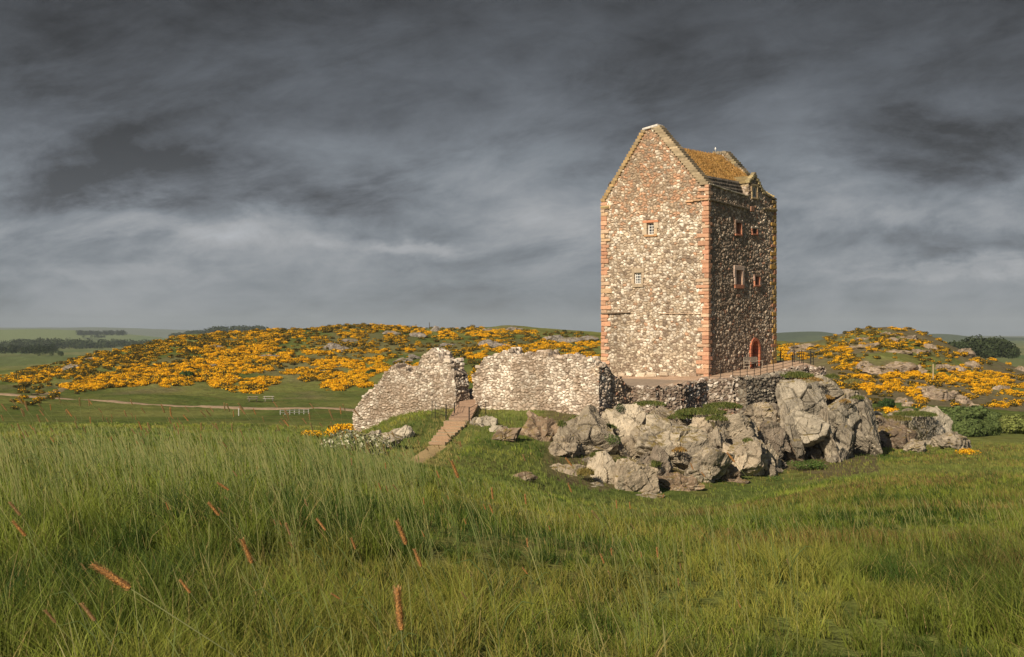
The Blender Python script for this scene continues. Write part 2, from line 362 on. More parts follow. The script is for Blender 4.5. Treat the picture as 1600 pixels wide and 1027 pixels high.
# ------------------------------------------------------------------ terrain
COLS = {
 -500: [(7,1075),(12,846),(20,730),(30,718),(45,705),(65,695),(85,686),(105,676),(130,662),(160,648),(200,632),(260,614),(400,592),(800,566),(1500,552)],
 0: [(7,1075),(12,846),(20,735),(30,718),(45,703),(65,692),(85,683),(105,674),(130,661),(160,643),(200,620),(250,604),(300,597),(360,592),(500,583),(800,567),(1500,552)],
 150: [(7,1075),(12,846),(20,735),(30,718),(45,703),(65,692),(85,683),(105,674),(130,661),(160,645),(200,627),(250,608),(290,578),(320,552),(350,553),(420,563),(800,564),(1500,552)],
 300: [(7,1075),(12,846),(20,738),(30,720),(45,704),(65,692),(85,684),(105,675),(130,662),(160,649),(200,633),(240,618),(280,590),(320,552),(360,521),(390,522),(470,545),(800,560),(1500,551)],
 450: [(7,1075),(12,850),(20,742),(30,722),(45,706),(65,695),(85,688),(105,680),(130,666),(165,646),(200,633),(250,614),(300,580),(345,540),(385,514),(420,516),(600,545),(1500,551)],
 560: [(7,1075),(12,852),(20,748),(30,730),(45,716),(65,708),(85,705),(95,702),(103,692),(111,684),(120,676),(140,662),(170,646),(200,636),(260,610),(320,560),(360,528),(400,507),(440,509),(600,540),(1500,551)],
 610: [(7,1075),(12,855),(20,755),(30,742),(45,730),(65,725),(80,720),(92,700),(99,668),(105,645),(112,650),(120,665),(140,662),(170,646),(200,636),(260,603),(320,555),(380,515),(420,508),(600,540),(1500,551)],
 660: [(7,1075),(12,855),(20,762),(30,748),(45,738),(65,732),(78,722),(88,700),(95,672),(100,650),(106,643),(112,645),(125,655),(150,655),(180,645),(200,635),(260,598),(330,548),(390,520),(430,511),(600,540),(1500,551)],
 720: [(7,1075),(12,856),(20,775),(30,762),(45,752),(65,745),(78,732),(88,700),(94,672),(98,659),(101,654),(110,634),(122,616),(130,614),(150,640),(180,640),(200,630),(260,585),(330,545),(400,522),(440,511),(480,513),(700,540),(1500,551)],
 800: [(7,1075),(12,862),(20,795),(30,788),(45,780),(65,770),(78,752),(86,722),(92,692),(97,672),(101,660),(108,628),(118,604),(125,600),(140,602),(160,640),(200,630),(260,585),(330,545),(400,521),(450,510),(500,512),(700,540),(1500,551)],
 900: [(7,1075),(12,868),(20,812),(30,810),(45,806),(65,800),(80,785),(86,755),(91,722),(96,686),(100,658),(105,618),(112,598),(125,590),(140,592),(160,640),(200,630),(260,585),(330,545),(400,526),(450,517),(500,520),(1500,551)],
 1000:[(7,1075),(12,875),(20,822),(30,818),(45,812),(65,806),(82,796),(88,765),(93,718),(98,680),(103,652),(108,640),(114,600),(130,580),(145,580),(165,640),(200,630),(260,585),(330,548),(450,521),(1500,551)],
 1100:[(7,1075),(12,880),(20,828),(30,816),(45,808),(65,802),(82,795),(90,770),(95,730),(100,690),(104,660),(108,650),(114,600),(120,580),(140,575),(155,580),(175,640),(200,630),(300,570),(450,525),(1500,551)],
 1200:[(7,1075),(12,885),(20,830),(30,808),(45,796),(65,785),(82,775),(92,760),(98,740),(103,715),(107,680),(110,650),(117,572),(135,565),(150,572),(170,630),(250,590),(330,548),(450,530),(1500,551)],
 1290:[(7,1075),(12,890),(20,830),(30,800),(45,785),(65,768),(82,752),(92,744),(99,734),(105,712),(110,690),(114,640),(122,590),(135,595),(150,625),(170,640),(210,610),(250,566),(290,532),(320,532),(450,540),(1500,551)],
 1345:[(7,1075),(12,890),(20,830),(30,799),(45,781),(65,760),(82,745),(95,732),(105,713),(115,700),(125,685),(140,665),(165,655),(190,640),(215,608),(250,552),(285,513),(310,511),(450,542),(1500,552)],
 1400:[(7,1075),(12,890),(20,830),(30,798),(45,778),(65,756),(82,740),(95,726),(105,714),(115,702),(125,690),(140,672),(165,655),(190,640),(215,610),(250,550),(285,510),(310,509),(450,545),(1500,552)],
 1450:[(7,1075),(12,890),(20,830),(30,798),(45,777),(65,755),(82,739),(95,725),(110,711),(125,694),(145,675),(165,658),(190,642),(215,614),(250,560),(282,520),(308,519),(450,552),(1500,553)],
 1500:[(7,1075),(12,890),(20,830),(30,798),(45,776),(65,754),(82,738),(95,724),(110,710),(125,696),(145,678),(165,662),(190,646),(215,620),(250,575),(280,547),(310,550),(450,560),(900,566),(1500,553)],
 1600:[(7,1075),(12,890),(20,830),(30,798),(45,776),(65,754),(82,738),(95,724),(110,710),(125,696),(145,680),(165,664),(190,650),(215,628),(250,594),(280,578),(310,582),(450,586),(700,575),(1500,553)],
 1900:[(7,1075),(12,890),(20,830),(30,798),(45,776),(65,754),(82,738),(95,724),(110,710),(125,696),(145,682),(165,668),(190,655),(250,635),(310,620),(450,598),(700,578),(1500,553)],
}
LY0, LY1, NLY = math.log(6.5), math.log(12000), 520
lyg = np.linspace(LY0, LY1, NLY); cxs = np.array(sorted(COLS)); cgx = np.arange(-500, 1901, 20.0)
T = []
for c in cxs:
    pts = COLS[c] + [(12000, 527)]
    Yp = np.array([p[0] for p in pts], float); zp = -np.array([(p[1] - HZ) * p[0] / F for p in pts])
    T.append(np.interp(lyg, np.log(Yp), zp))
T = np.array(T); TT = np.stack([np.interp(cgx, cxs, T[:, j]) for j in range(NLY)], 1)   # [col, ly]
def blur(a, s, ax):
    r = int(3 * s) + 1; k = np.exp(-0.5 * (np.arange(-r, r + 1) / s) ** 2); k /= k.sum()
    a = np.pad(a, [(r, r) if i == ax else (0, 0) for i in range(2)], mode='edge')
    return np.apply_along_axis(lambda v: np.convolve(v, k, 'valid'), ax, a)
TT = blur(blur(TT, 2.2, 1), 1.1, 0)
# terrace outline: retaining wall front, then round behind the tower
wall_px = [(992, 607), (1030, 607), (1060, 604), (1100, 596), (1145, 593), (1180, 590), (1210, 584), (1238, 580), (1262, 575), (1286, 575)]
WALLP = np.array([on_terrace(*p) for p in wall_px])
tb = C0 + DR * WR
TPOLY = np.concatenate([WALLP[:, :2], [WALLP[-1, :2] + DR * 1.2 + (-0.6, 0), tb + DR * 3.0 + (0.8, -0.5), tb + DR * 5 + DL * 12, C0 + DL * 12 + DR * 2, C0 + DL * 9 - DR * 3.5]])
def poly_sd(x, y, poly):
    """signed distance, negative inside"""
    ins = np.zeros(len(x), bool); d = np.full(len(x), 1e9); n = len(poly)
    for i in range(n):
        a = poly[i]; b = poly[(i + 1) % n]; ex, ey = b - a
        t = np.clip(((x - a[0]) * ex + (y - a[1]) * ey) / (ex * ex + ey * ey), 0, 1)
        d = np.minimum(d, np.hypot(x - a[0] - t * ex, y - a[1] - t * ey))
        c = ((a[1] > y) != (b[1] > y)) & (x < ex * (y - a[1]) / (ey if ey else 1e-9) + a[0]); ins ^= c
    return np.where(ins, -d, d)
def Hbase(x, y):
    yc = np.maximum(y, 6.6); c = 800 + F * x / yc
    c = np.clip(c, -499, 1899); fi = (c + 500) / 20.0; i = np.clip(fi.astype(int), 0, len(cgx) - 2); fx = fi - i
    fj = (np.log(yc) - LY0) / (LY1 - LY0) * (NLY - 1); j = np.clip(fj.astype(int), 0, NLY - 2); fy = np.clip(fj - j, 0, 1)
    z = (TT[i, j] * (1 - fx) + TT[i + 1, j] * fx) * (1 - fy) + (TT[i, j + 1] * (1 - fx) + TT[i + 1, j + 1] * fx) * fy
    return z
def Hn(x, y):
    x = np.asarray(x, float).ravel(); y = np.asarray(y, float).ravel()
    z = Hbase(x, y)
    amp = np.interp(y, [0, 30, 100, 160, 220, 500, 1500], [0.10, 0.22, 0.3, 0.5, 1.6, 2.4, 5.0])
    z = z + (fb2(x, y, 0.09, 4, 3) - 0.5) * amp + (fb2(x, y, 0.5, 3, 9) - 0.5) * 0.16 * (y < 400) * np.interp(y, [0, 20, 200], [1, 1, 2.5])
    m = (y > 90) & (y < 160) & (x > -10) & (x < 45)
    if m.any():
        sd = poly_sd(x[m], y[m], TPOLY); k = 1 - sstep(-0.8, 0.2, sd)
        z[m] = z[m] * (1 - k) + (terr_plane(x[m], y[m]) - 0.02) * k
    return z
PATHZ = [(684, 693, 92.5, 716, 657, 98.5), (684, 693, 92.5, 668, 706, 88), (668, 706, 88, 650, 718, 82), (650, 718, 82, 630, 735, 72), (716, 657, 98.5, 722, 655, 100)]
_Hraw = Hn
def Hn(x, y):
    x = np.asarray(x, float).ravel(); y = np.asarray(y, float).ravel(); z = _Hraw(x, y); m = (y > 66) & (y < 104) & (x > -16) & (x < 2)
    if m.any():
        xm, ym = x[m], y[m]; best = np.full(len(xm), 99.0); zz_ = z[m].copy()
        for a in PATHZ:
            A = P(*a[:3]); B = P(*a[3:]); e = (B - A)[:2]; t = np.clip(((xm - A[0]) * e[0] + (ym - A[1]) * e[1]) / (e @ e), 0, 1); d = np.hypot(xm - A[0] - t * e[0], ym - A[1] - t * e[1])
            u = d < best; zz_[u] = (A[2] + (B[2] - A[2]) * t)[u]; best[u] = d[u]
        k = 1 - sstep(1.2, 3.6, best); z[m] = z[m] * (1 - k) + (zz_ - 0.12) * k
    return z
def h1(x, y): return float(Hn([x], [y])[0])
def ray_ground(px, py, y0=120.0, y1=520.0, step=0.75):
    """first point of the terrain met by photo rays, from y0 on"""
    px = np.atleast_1d(np.asarray(px, float)); py = np.atleast_1d(np.asarray(py, float)); Y = np.full(len(px), np.nan)
    for yv in np.arange(y0, y1, step):
        X = (px - 800) * yv / F; z = Hn(X, np.full(len(px), yv))
        hit = np.isnan(Y) & ((HZ - py) * yv / F <= z)
        Y[hit] = yv
    return (px - 800) * Y / F, Y
# ground sheet
ya = np.concatenate([np.arange(-26, 2, 1.0), np.arange(2, 30, 0.28), np.arange(30, 140, 0.36), np.arange(140, 460, 1.0), np.geomspace(460, 12000, 110)])
sa = np.concatenate([np.linspace(-1.6, -0.62, 24)[:-1], np.linspace(-0.62, 0.62, 620), np.linspace(0.62, 1.6, 24)[1:]])
yoff = 28.0
GY, GS = np.meshgrid(ya, sa, indexing='ij'); GX = GS * (GY + yoff); gx, gy = GX.ravel(), GY.ravel()
gz = Hn(gx, gy)
gpx = 800 + F * gx / np.maximum(gy, 6.6)
def lerp(a, b, t): return np.asarray(a)[None, :] * (1 - t[:, None]) + np.asarray(b)[None, :] * t[:, None]
n1 = fb2(gx, gy, 0.05, 5, 21); n2 = fb2(gx, gy, 0.35, 4, 22); n3 = fb2(gx, gy, 0.013, 4, 23)
gc = lerp((0.095, 0.130, 0.032), (0.19, 0.205, 0.062), sstep(0.35, 0.65, n1))
gc = gc * (1 - 0.5 * sstep(0.5, 0.7, n2)[:, None]) + np.array((0.15, 0.135, 0.045)) * 0.5 * sstep(0.5, 0.7, n2)[:, None]
def mixm(c, m, col): return c * (1 - m[:, None]) + np.asarray(col)[None, :] * m[:, None]
# rough brown patch in the left middle field, bare hill ground under the gorse
m = sstep(0, 1, 1 - np.abs(gy - 108) / 22) * sstep(560, 420, gpx) * sstep(0.40, 0.55, n1) * (gy > 60)
gc = mixm(gc, m * 0.8, (0.16, 0.115, 0.065))
hillm = ((gy > 215) & (gy < 520)) * (gpx < 1230) * sstep(0.54, 0.64, fb2(gx, gy * 0.35, 0.05, 4, 31))
gc = mixm(gc, hillm * 0.55, (0.17, 0.145, 0.085))
hr = ((gy > 195) & (gy < 500)) * (gpx > 1230) * sstep(0.38, 0.50, fb2(gx, gy * 0.4, 0.06, 4, 32))
gc = mixm(gc, hr * 0.8, (0.17, 0.135, 0.09))
crag = ((gy > 84) & (gy < 113)) * sstep(835, 870, gpx) * sstep(1385, 1370, gpx) * (gz > -9.3)
gc = mixm(gc, crag * 0.85, (0.13, 0.105, 0.06))
far = sstep(500, 700, gy)
pf, _, idf = voro(np.stack([gx * 0.0042, gy * 0.0020, gx * 0], 1), 5)
fcol = lerp((0.10, 0.15, 0.055), (0.20, 0.21, 0.09), TAB[idf]); gc = gc * (1 - far[:, None]) + fcol * far[:, None]
gsheet = mk('ground', np.stack([gx, gy, gz], 1), [gridf(len(ya), len(sa), flip=True)], M_GROUND, col=gc, smooth=True)
meta(gsheet, kind='structure')

# ------------------------------------------------------------------ strips draped on the ground (paths)
def strip(name, pts, width, col, mat, lift=0.05, step=1.2, kind='structure', nw=5):
    pts = np.asarray(pts, float); d = np.concatenate([[0], np.cumsum(np.hypot(*np.diff(pts[:, :2], axis=0).T))])
    n = max(int(d[-1] / step), 4); s = np.linspace(0, d[-1], n)
    cx = np.interp(s, d, pts[:, 0]); cy = np.interp(s, d, pts[:, 1]); tx = np.gradient(cx); ty = np.gradient(cy)
    l = np.hypot(tx, ty); nx, ny = -ty / l, tx / l
    ww = width * (0.8 + 0.4 * fb2(cx, cy, 0.2, 3, 44))
    V = []
    for i, o in enumerate(np.linspace(-0.5, 0.5, nw)):
        wj = ww * (1 + (fb2(cx, cy, 0.9, 2, 50 + i) - 0.5) * 0.6)
        x = cx + nx * wj * o; y = cy + ny * wj * o
        V.append(np.stack([x, y, Hn(x, y) + (lift if abs(o) < 0.49 else -0.04)], 1))
    V = np.stack(V, 1).reshape(-1, 3)
    v = fbm(V * 0.7, 3)[:, None]; cl = np.asarray(col)[None, :] * (0.75 + 0.5 * v)
    o = mk(name, V, [gridf(n, nw)], mat, col=cl, smooth=True); return meta(o, kind=kind)
pp = [(-60, 612), (0, 617), (60, 621), (190, 630), (300, 636), (420, 640), (560, 642), (640, 643)]
xx, yv = ray_ground([p[0] for p in pp], [p[1] for p in pp], 125, 300, 0.5)
strip('path', np.stack([xx, yv], 1), 2.6, (0.34, 0.25, 0.17), M_DIRT, 0.16)
pp = [(55, 618), (100, 608), (112, 605)]
xx, yv = ray_ground([p[0] for p in pp], [p[1] for p in pp], 125, 300, 0.5)
strip('path', np.stack([xx, yv], 1), 1.8, (0.26, 0.21, 0.12), M_DIRT, 0.16)
pp = [(1510, 656), (1560, 655), (1620, 655), (1680, 655)]
xx, yv = ray_ground([p[0] for p in pp], [p[1] for p in pp], 125, 300, 0.5)
strip('path', np.stack([xx, yv], 1), 2.6, (0.36, 0.28, 0.19), M_DIRT, 0.16)
# terrace paving: gravel apron inside the terrace outline, laid 4 cm over the ground
def terrace():
    us = np.linspace(-9, 20, 120); vs = np.linspace(-10, 14, 100)
    A, B = np.meshgrid(us, vs, indexing='ij'); x = C0[0] + A * DR[0] + B * DL[0]; y = C0[1] + A * DR[1] + B * DL[1]
    x, y = x.ravel(), y.ravel(); sd = poly_sd(x, y, TPOLY)
    z = terr_plane(x, y) + 0.03 + 0.03 * fb2(x, y, 1.2, 3)
    f = gridf(len(us), len(vs)); f = f[(sd[f] < -0.25).all(1)]
    a = A.ravel(); b = B.ravel()
    c = lerp((0.56, 0.40, 0.29), (0.46, 0.33, 0.23), sstep(0.3, 0.7, fb2(x, y, 0.8, 4, 61)))
    g = sstep(0.2, 0.4, -a - 3.0 + 0.25 * b) * sstep(-1, 1, b + 0.0)      # old grey flags sunk before the gable
    c = mixm(c, g * 0.8, (0.27, 0.23, 0.19))
    used = np.unique(f); mp = np.full(len(x), -1); mp[used] = np.arange(len(used))
    return meta(mk('paved_terrace', np.stack([x, y, z], 1)[used], [mp[f]], M_DIRT, col=c[used], smooth=True), kind='structure')
terrace()

# ------------------------------------------------------------------ rubble walls: a closed sheet of real stones
PAL_LIGHT = [((0.84, 0.77, 0.67), 4.5), ((0.70, 0.61, 0.50), 5), ((0.56, 0.46, 0.35), 4.5), ((0.43, 0.34, 0.26), 3.5), ((0.28, 0.22, 0.175), 1.6), ((0.52, 0.33, 0.22), 0.7)]
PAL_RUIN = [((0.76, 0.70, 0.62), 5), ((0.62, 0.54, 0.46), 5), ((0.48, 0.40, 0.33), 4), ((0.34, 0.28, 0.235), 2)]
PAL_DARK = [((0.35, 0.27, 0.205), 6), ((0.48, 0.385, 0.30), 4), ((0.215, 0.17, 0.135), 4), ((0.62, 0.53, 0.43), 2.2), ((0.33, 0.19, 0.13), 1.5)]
PAL_RED = [((0.48, 0.30, 0.20), 4), ((0.47, 0.36, 0.26), 4), ((0.56, 0.33, 0.21), 1.6), ((0.36, 0.28, 0.21), 3), ((0.72, 0.63, 0.52), 2)]
PAL_BASE = [((0.62, 0.53, 0.42), 4), ((0.48, 0.40, 0.31), 4), ((0.34, 0.26, 0.20), 3), ((0.80, 0.72, 0.60), 2)]
PAL_GREY = [((0.15, 0.14, 0.12), 4), ((0.22, 0.20, 0.165), 4), ((0.10, 0.09, 0.08), 3), ((0.33, 0.30, 0.25), 1.5)]
PAL_RET = [((0.28, 0.22, 0.18), 4), ((0.42, 0.36, 0.30), 4), ((0.17, 0.13, 0.11), 4), ((0.66, 0.60, 0.54), 3), ((0.30, 0.17, 0.12), 0.7)]
def pal_pick(pal, r):
    c = np.array([p[0] for p in pal]); w_ = np.cumsum([p[1] for p in pal]); w_ = w_ / w_[-1]
    return c[np.searchsorted(w_, r, side='right').clip(0, len(pal) - 1)]
def stones(Pn, sx_, sz_, seed, mortar=(0.42, 0.34, 0.25)):
    """Pn: (n,3) local metres. returns relief (0 proud .. -1 joint), random per stone, joint mask"""
    q = Pn / np.array([sx_, sx_, sz_]); wv = np.stack([vnoise(q * 0.7 + 5, seed), vnoise(q * 0.7 + 9, seed + 1), vnoise(q * 0.7 + 13, seed + 2)], 1)
    q = q + (wv - 0.5) * 0.55
    q[:, 2] += 0.25 * np.sin(q[:, 0] * 0.9 + seed)
    f1, f2, ID = voro(q, seed, 0.8); e = f2 - f1
    r = TAB[(ID * 31 + seed) & 65535]; r2 = TAB[(ID * 57 + 11) & 65535]
    rel = sstep(0.05, 0.34, e); return rel, r, r2, 1 - sstep(0.07, 0.19, e)
def stone_color(Pn, r, r2, joint, palf, seed, mort=(0.16, 0.12, 0.085)):
    c = palf(Pn, r); c = c * (0.80 + 0.36 * r2[:, None]) * (0.80 + 0.4 * fbm(Pn * 7.0, 2, 0.6, seed))[:, None]
    big = fbm(Pn * np.array([0.35, 0.35, 0.22]), 4, 0.6, seed + 5)[:, None]; c = c * (0.68 + 0.64 * big)
    return mixm(c, joint * 0.8, mort)
def wall_solid(name, p0, p1, th, top, bot, palf, parent=None, res=0.065, ss=(0.30, 0.20), seed=1, relief=0.09, jag=0.14, endj=(0.15, 0.15), loose=0):
    """p0,p1 plan ends of the front face; top,bot functions of t in 0..1 -> z"""
    p0 = np.asarray(p0, float)[:2]; p1 = np.asarray(p1, float)[:2]; d = p1 - p0; L = np.hypot(*d); d = d / L
    n = np.array([d[1], -d[0]]);
    if np.dot(n, -p0) < 0: n = -n
    nu = int(L / res) + 2; us = np.linspace(0, L, nu); tz = top(us / L); bz = bot(us / L); tzs = tz.copy()
    tz = tz + (TAB[(np.floor(us / 0.34).astype(int) * 97 + seed * 13) & 65535] - 0.5) * jag * 2 + (fb2(us, us * 0, 0.8, 3, seed) - 0.5) * jag * 3
    nh = int((tz - bz).max() / res) + 2; nt = max(int(th / res), 2) + 1
    V = []; N = []
    sv = np.linspace(0, 1, nh)
    hf = bz[:, None] + (tzs - bz)[:, None] * sv[None, :] + (tz - tzs)[:, None] * np.clip((sv[None, :] - 0.8) / 0.2, 0, 1) ** 1.5
    def pt(u, w_, z): return np.stack([p0[0] + d[0] * u - n[0] * w_, p0[1] + d[1] * u - n[1] * w_, z], -1)
    front = pt(us[:, None] + 0 * hf, 0 * hf, hf)
    wv = np.linspace(0, th, nt)[1:-1]
    tb_ = tz[:, None] + 0.12 * np.sin(np.pi * wv / th)[None, :] + (fbm(np.stack([np.repeat(us, len(wv)) * 2.5, np.tile(wv, nu) * 2.5, np.full(nu * len(wv), 3.3)], 1), 2, 0.5, seed).reshape(nu, -1) - 0.5) * 0.3
    topm = pt(us[:, None] + 0 * tb_, wv[None, :] + 0 * tb_, tb_)
    back = pt(us[:, None] + 0 * hf, th + 0 * hf, hf[:, ::-1])
    sheet = np.concatenate([front, topm, back], 1); ns = sheet.shape[1]
    V.append(sheet.reshape(-1, 3)); Fc = [gridf(nu, ns)]; off = nu * ns
    we = np.linspace(0, th, nt)
    for k, u in ((0, 0.0), (-1, L)):
        z = bz[k] + (tz[k] - bz[k]) * sv; g = pt(np.full((nt, nh), u), we[:, None] + 0 * z[None, :], np.tile(z, (nt, 1)))
        V.append(g.reshape(-1, 3)); Fc.append(gridf(nt, nh, off, flip=(k == 0)) [:, ::-1]); off += nt * nh
    V = np.concatenate(V); loc = V - np.array([p0[0], p0[1], 0]); U = loc[:, :2] @ d; Wd = -(loc[:, :2] @ n)
    nz = np.interp(U, us, tz)
    e = 0.12
    nv = (np.clip(1 - Wd / e, 0, 1)[:, None] * np.array([n[0], n[1], 0]) + np.clip(1 - (th - Wd) / e, 0, 1)[:, None] * np.array([-n[0], -n[1], 0])
          + np.clip(1 - (nz - V[:, 2]) / e, 0, 1)[:, None] * np.array([0, 0, 1.0])
          + np.clip(1 - U / e, 0, 1)[:, None] * np.array([-d[0], -d[1], 0]) + np.clip(1 - (L - U) / e, 0, 1)[:, None] * np.array([d[0], d[1], 0]))
    nv = nv / (np.linalg.norm(nv, axis=1, keepdims=True) + 1e-6)
    lp = np.stack([U, Wd + 50, V[:, 2] + 50], 1)
    rel, r, r2, j = stones(lp, ss[0], ss[1], seed)
    disp = -relief * (1 - rel) + (r2 - 0.5) * relief * 0.9 * rel + (fbm(lp * 5, 2, 0.5, seed) - 0.5) * 0.05 + (fbm(lp * 0.8, 3, 0.5, seed) - 0.5) * 0.25
    V = V + nv * disp[:, None]
    ej = (fbm(np.stack([V[:, 2] * 1.6, V[:, 2] * 0, V[:, 2] * 0 + seed], 1), 3) - 0.5)
    sh = endj[1] * 2 * ej * sstep(0.8, 0, L - U) - endj[0] * 2 * ej * sstep(0.8, 0, U)
    V[:, 0] += d[0] * sh; V[:, 1] += d[1] * sh
    c = stone_color(lp, r, r2, j, palf, seed)
    o = mk(name, V, Fc, M_STONE, parent, c)
    if loose:
        q = np.random.default_rng(seed); mb = MB(); n3 = np.r_[n, 0]; d3 = np.r_[d, 0]
        for _ in range(int(L * loose)):
            u = q.uniform(0.1, L - 0.1); wv_ = q.uniform(0.12, th - 0.15); z = np.interp(u, us, tz) + q.uniform(-0.04, 0.10); sz = q.uniform(0.09, 0.24)
            a_ = q.uniform(-0.5, 0.5); dd2 = d3 * math.cos(a_) + n3 * math.sin(a_); nn2 = np.cross((0, 0, 1), dd2); tl = np.array([0, 0, 1.0]) + dd2 * q.uniform(-.25, .25)
            cl = palf(np.array([[u, 50, z + 50]]), q.random(1))[0] * q.uniform(.8, 1.1)
            mb.bev(np.array([p0[0] + d[0] * u - n[0] * wv_, p0[1] + d[1] * u - n[1] * wv_, z]), dd2 * sz * q.uniform(.8, 1.4), nn2 * sz * 0.8, tl * sz * q.uniform(.45, .7), sz * 0.22, cl, sz * 0.13)
        mb.build('loose_stones', M_STONE, o if parent is None else parent)
    return o

# ------------------------------------------------------------------ the tower
tower = meta(empty('tower_house', (C0[0], C0[1], -3.2)), 'tall stone tower house with red sandstone corners and steep turf roof on the crag', 'tower')
def tparent(o):
    o.parent = tower; o.matrix_parent_inverse = bpy.context.view_layer.depsgraph and o.matrix_parent_inverse
    return o
TOFF = np.array([C0[0], C0[1], -3.2])
def tmk(name, V, faces, mat, col=None, smooth=False, parent=None):
    """world coordinates in, child of the tower out (the tower's Empty is only translated)"""
    return mk(name, np.asarray(V) - TOFF, faces, mat, parent or tower, col, smooth)
class TB(MB):
    def build(s, name, mat, parent=None, smooth=False):
        s.V = [v - TOFF for v in s.V]; return MB.build(s, name, mat, parent or tower, smooth)
NL = np.array([DL[1], -DL[0]]);  NL = NL if np.dot(NL, -C0) > 0 else -NL      # outward normal of the gable face
NR = np.array([DR[1], -DR[0]]);  NR = NR if np.dot(NR, -C0) > 0 else -NR
def w3(O, D, N, u, z, out=0.0):
    u, z, out = np.broadcast_arrays(np.asarray(u, float), np.asarray(z, float), np.asarray(out, float))
    return np.stack([O[0] + D[0] * u + N[0] * out, O[1] + D[1] * u + N[1] * out, z], -1)
def in_poly(x, y, poly):
    ins = np.zeros(len(x), bool)
    for i in range(len(poly)):
        a = poly[i]; b = poly[(i + 1) % len(poly)]
        c = ((a[1] > y) != (b[1] > y)) & (x < (b[0] - a[0]) * (y - a[1]) / ((b[1] - a[1]) or 1e-9) + a[0]); ins ^= c
    return ins
def face_panel(name, O, D, N, poly, holes, palf, res=0.056, ss=(0.31, 0.215), seed=3, relief=0.075, sizef=None):
    poly = np.array(poly); u0, z0 = poly.min(0); u1, z1 = poly.max(0)
    us = np.arange(u0, u1 + res, res); us[-1] = u1; zs = np.arange(z0, z1 + res, res); zs[-1] = z1
    Ug, Zg = np.meshgrid(us, zs, indexing='ij'); U, Z = Ug.ravel(), Zg.ravel()
    lp = np.stack([U + 20, np.full(len(U), 3.3 + seed), Z + 40], 1)
    rel, r, r2, j = stones(lp, ss[0], ss[1], seed)
    disp = -relief * 1.3 * (1 - rel) - relief * 0.8 * (1 - r2) * rel + (fbm(lp * 6, 2, 0.5, seed) - 0.5) * 0.03 - 0.02
    V = w3(O, D, N, U, Z, disp); f = gridf(len(us), len(zs))
    cu = U[f].mean(1); cz = Z[f].mean(1); k = in_poly(cu, cz, poly)
    for h in holes:
        if len(h) == 4: k &= ~((cu > h[0]) & (cu < h[2]) & (cz > h[1]) & (cz < h[3]))
        else: k &= ~(((cu > h[0]) & (cu < h[2]) & (cz > h[1]) & (cz < h[3])) | (((cu - (h[0] + h[2]) / 2) ** 2 + ((cz - h[3]) * h[4]) ** 2 < ((h[2] - h[0]) / 2) ** 2) & (cz > h[1])))
    f = f[k]; used = np.unique(f); mp = np.full(len(U), -1); mp[used] = np.arange(len(used))
    c = stone_color(lp, r, r2, j, lambda p, rr: palf(U, Z, rr), seed)
    return tmk(name, V[used], [mp[f]], M_STONE, c[used])
pl = lambda x, y: np.array(on_plane(x, y, C0, DL)); pr = lambda x, y: np.array(on_plane(x, y, C0, DR))
ZB = -5.0
apL, apR = pl(1004, 203), pl(1028, 196); shL = pl(942.5, 315); shR = pl(1105, 288)
UL = WL
gpoly = [(0, ZB), (0, shR[1]), (shR[0], shR[1]), tuple(apR), tuple(apL), (shL[0], shL[1]), (UL, shL[1]), (UL, ZB)]
gpoly[2] = (0.12, shR[1])
# openings on the gable face: (centre px, half sizes) -> rectangle
def rect(fn, x0, y0, x1, y1):
    a = fn(x0, y0); b = fn(x1, y1); return (min(a[0], b[0]), min(a[1], b[1]), max(a[0], b[0]), max(a[1], b[1]))
wA = rect(pl, 1010.5, 348.5, 1021.5, 366.5); wB = rect(pl, 991, 426.5, 1002, 443.5); hole1 = rect(pl, 1061, 292.5, 1068, 296)
wC = rect(pr, 1150.5, 348, 1159, 366.5); wD = rect(pr, 1176.5, 357, 1183, 366); wE = rect(pr, 1150.5, 422, 1160, 445.5); wF = rect(pr, 1180.5, 432, 1187, 446)
dr = rect(pr, 1174.4, 546, 1186.0, 571)
door = (dr[0] + 0.02, terr_plane(*(C0 + DR * dr[0])) , dr[2], dr[3] - 0.05, 0.85)
def palL(U, Z, r):
    c = pal_pick(PAL_LIGHT, r); n_ = fb2(U + 7, Z, 0.35, 3, 77)
    m1 = sstep(9.3, 10.8, Z + (n_ - 0.5) * 4.5) * sstep(4.6, 3.6, np.abs(U - 5.0) + (n_ - 0.5) * 2)
    rr = TAB[(r * 9973).astype(int) & 65535]
    c = np.where((rr < m1 * 0.95)[:, None], pal_pick(PAL_RED, r), c)
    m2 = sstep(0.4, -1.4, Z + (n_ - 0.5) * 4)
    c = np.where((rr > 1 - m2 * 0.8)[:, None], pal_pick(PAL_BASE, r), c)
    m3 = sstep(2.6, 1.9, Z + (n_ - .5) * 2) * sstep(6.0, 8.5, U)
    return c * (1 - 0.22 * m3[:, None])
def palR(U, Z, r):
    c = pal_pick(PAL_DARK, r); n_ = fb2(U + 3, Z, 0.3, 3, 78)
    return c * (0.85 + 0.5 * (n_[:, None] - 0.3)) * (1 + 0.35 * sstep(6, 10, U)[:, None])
face_panel('gable_wall', C0, DL, NL, gpoly, [wA, wB, hole1], palL, seed=3)
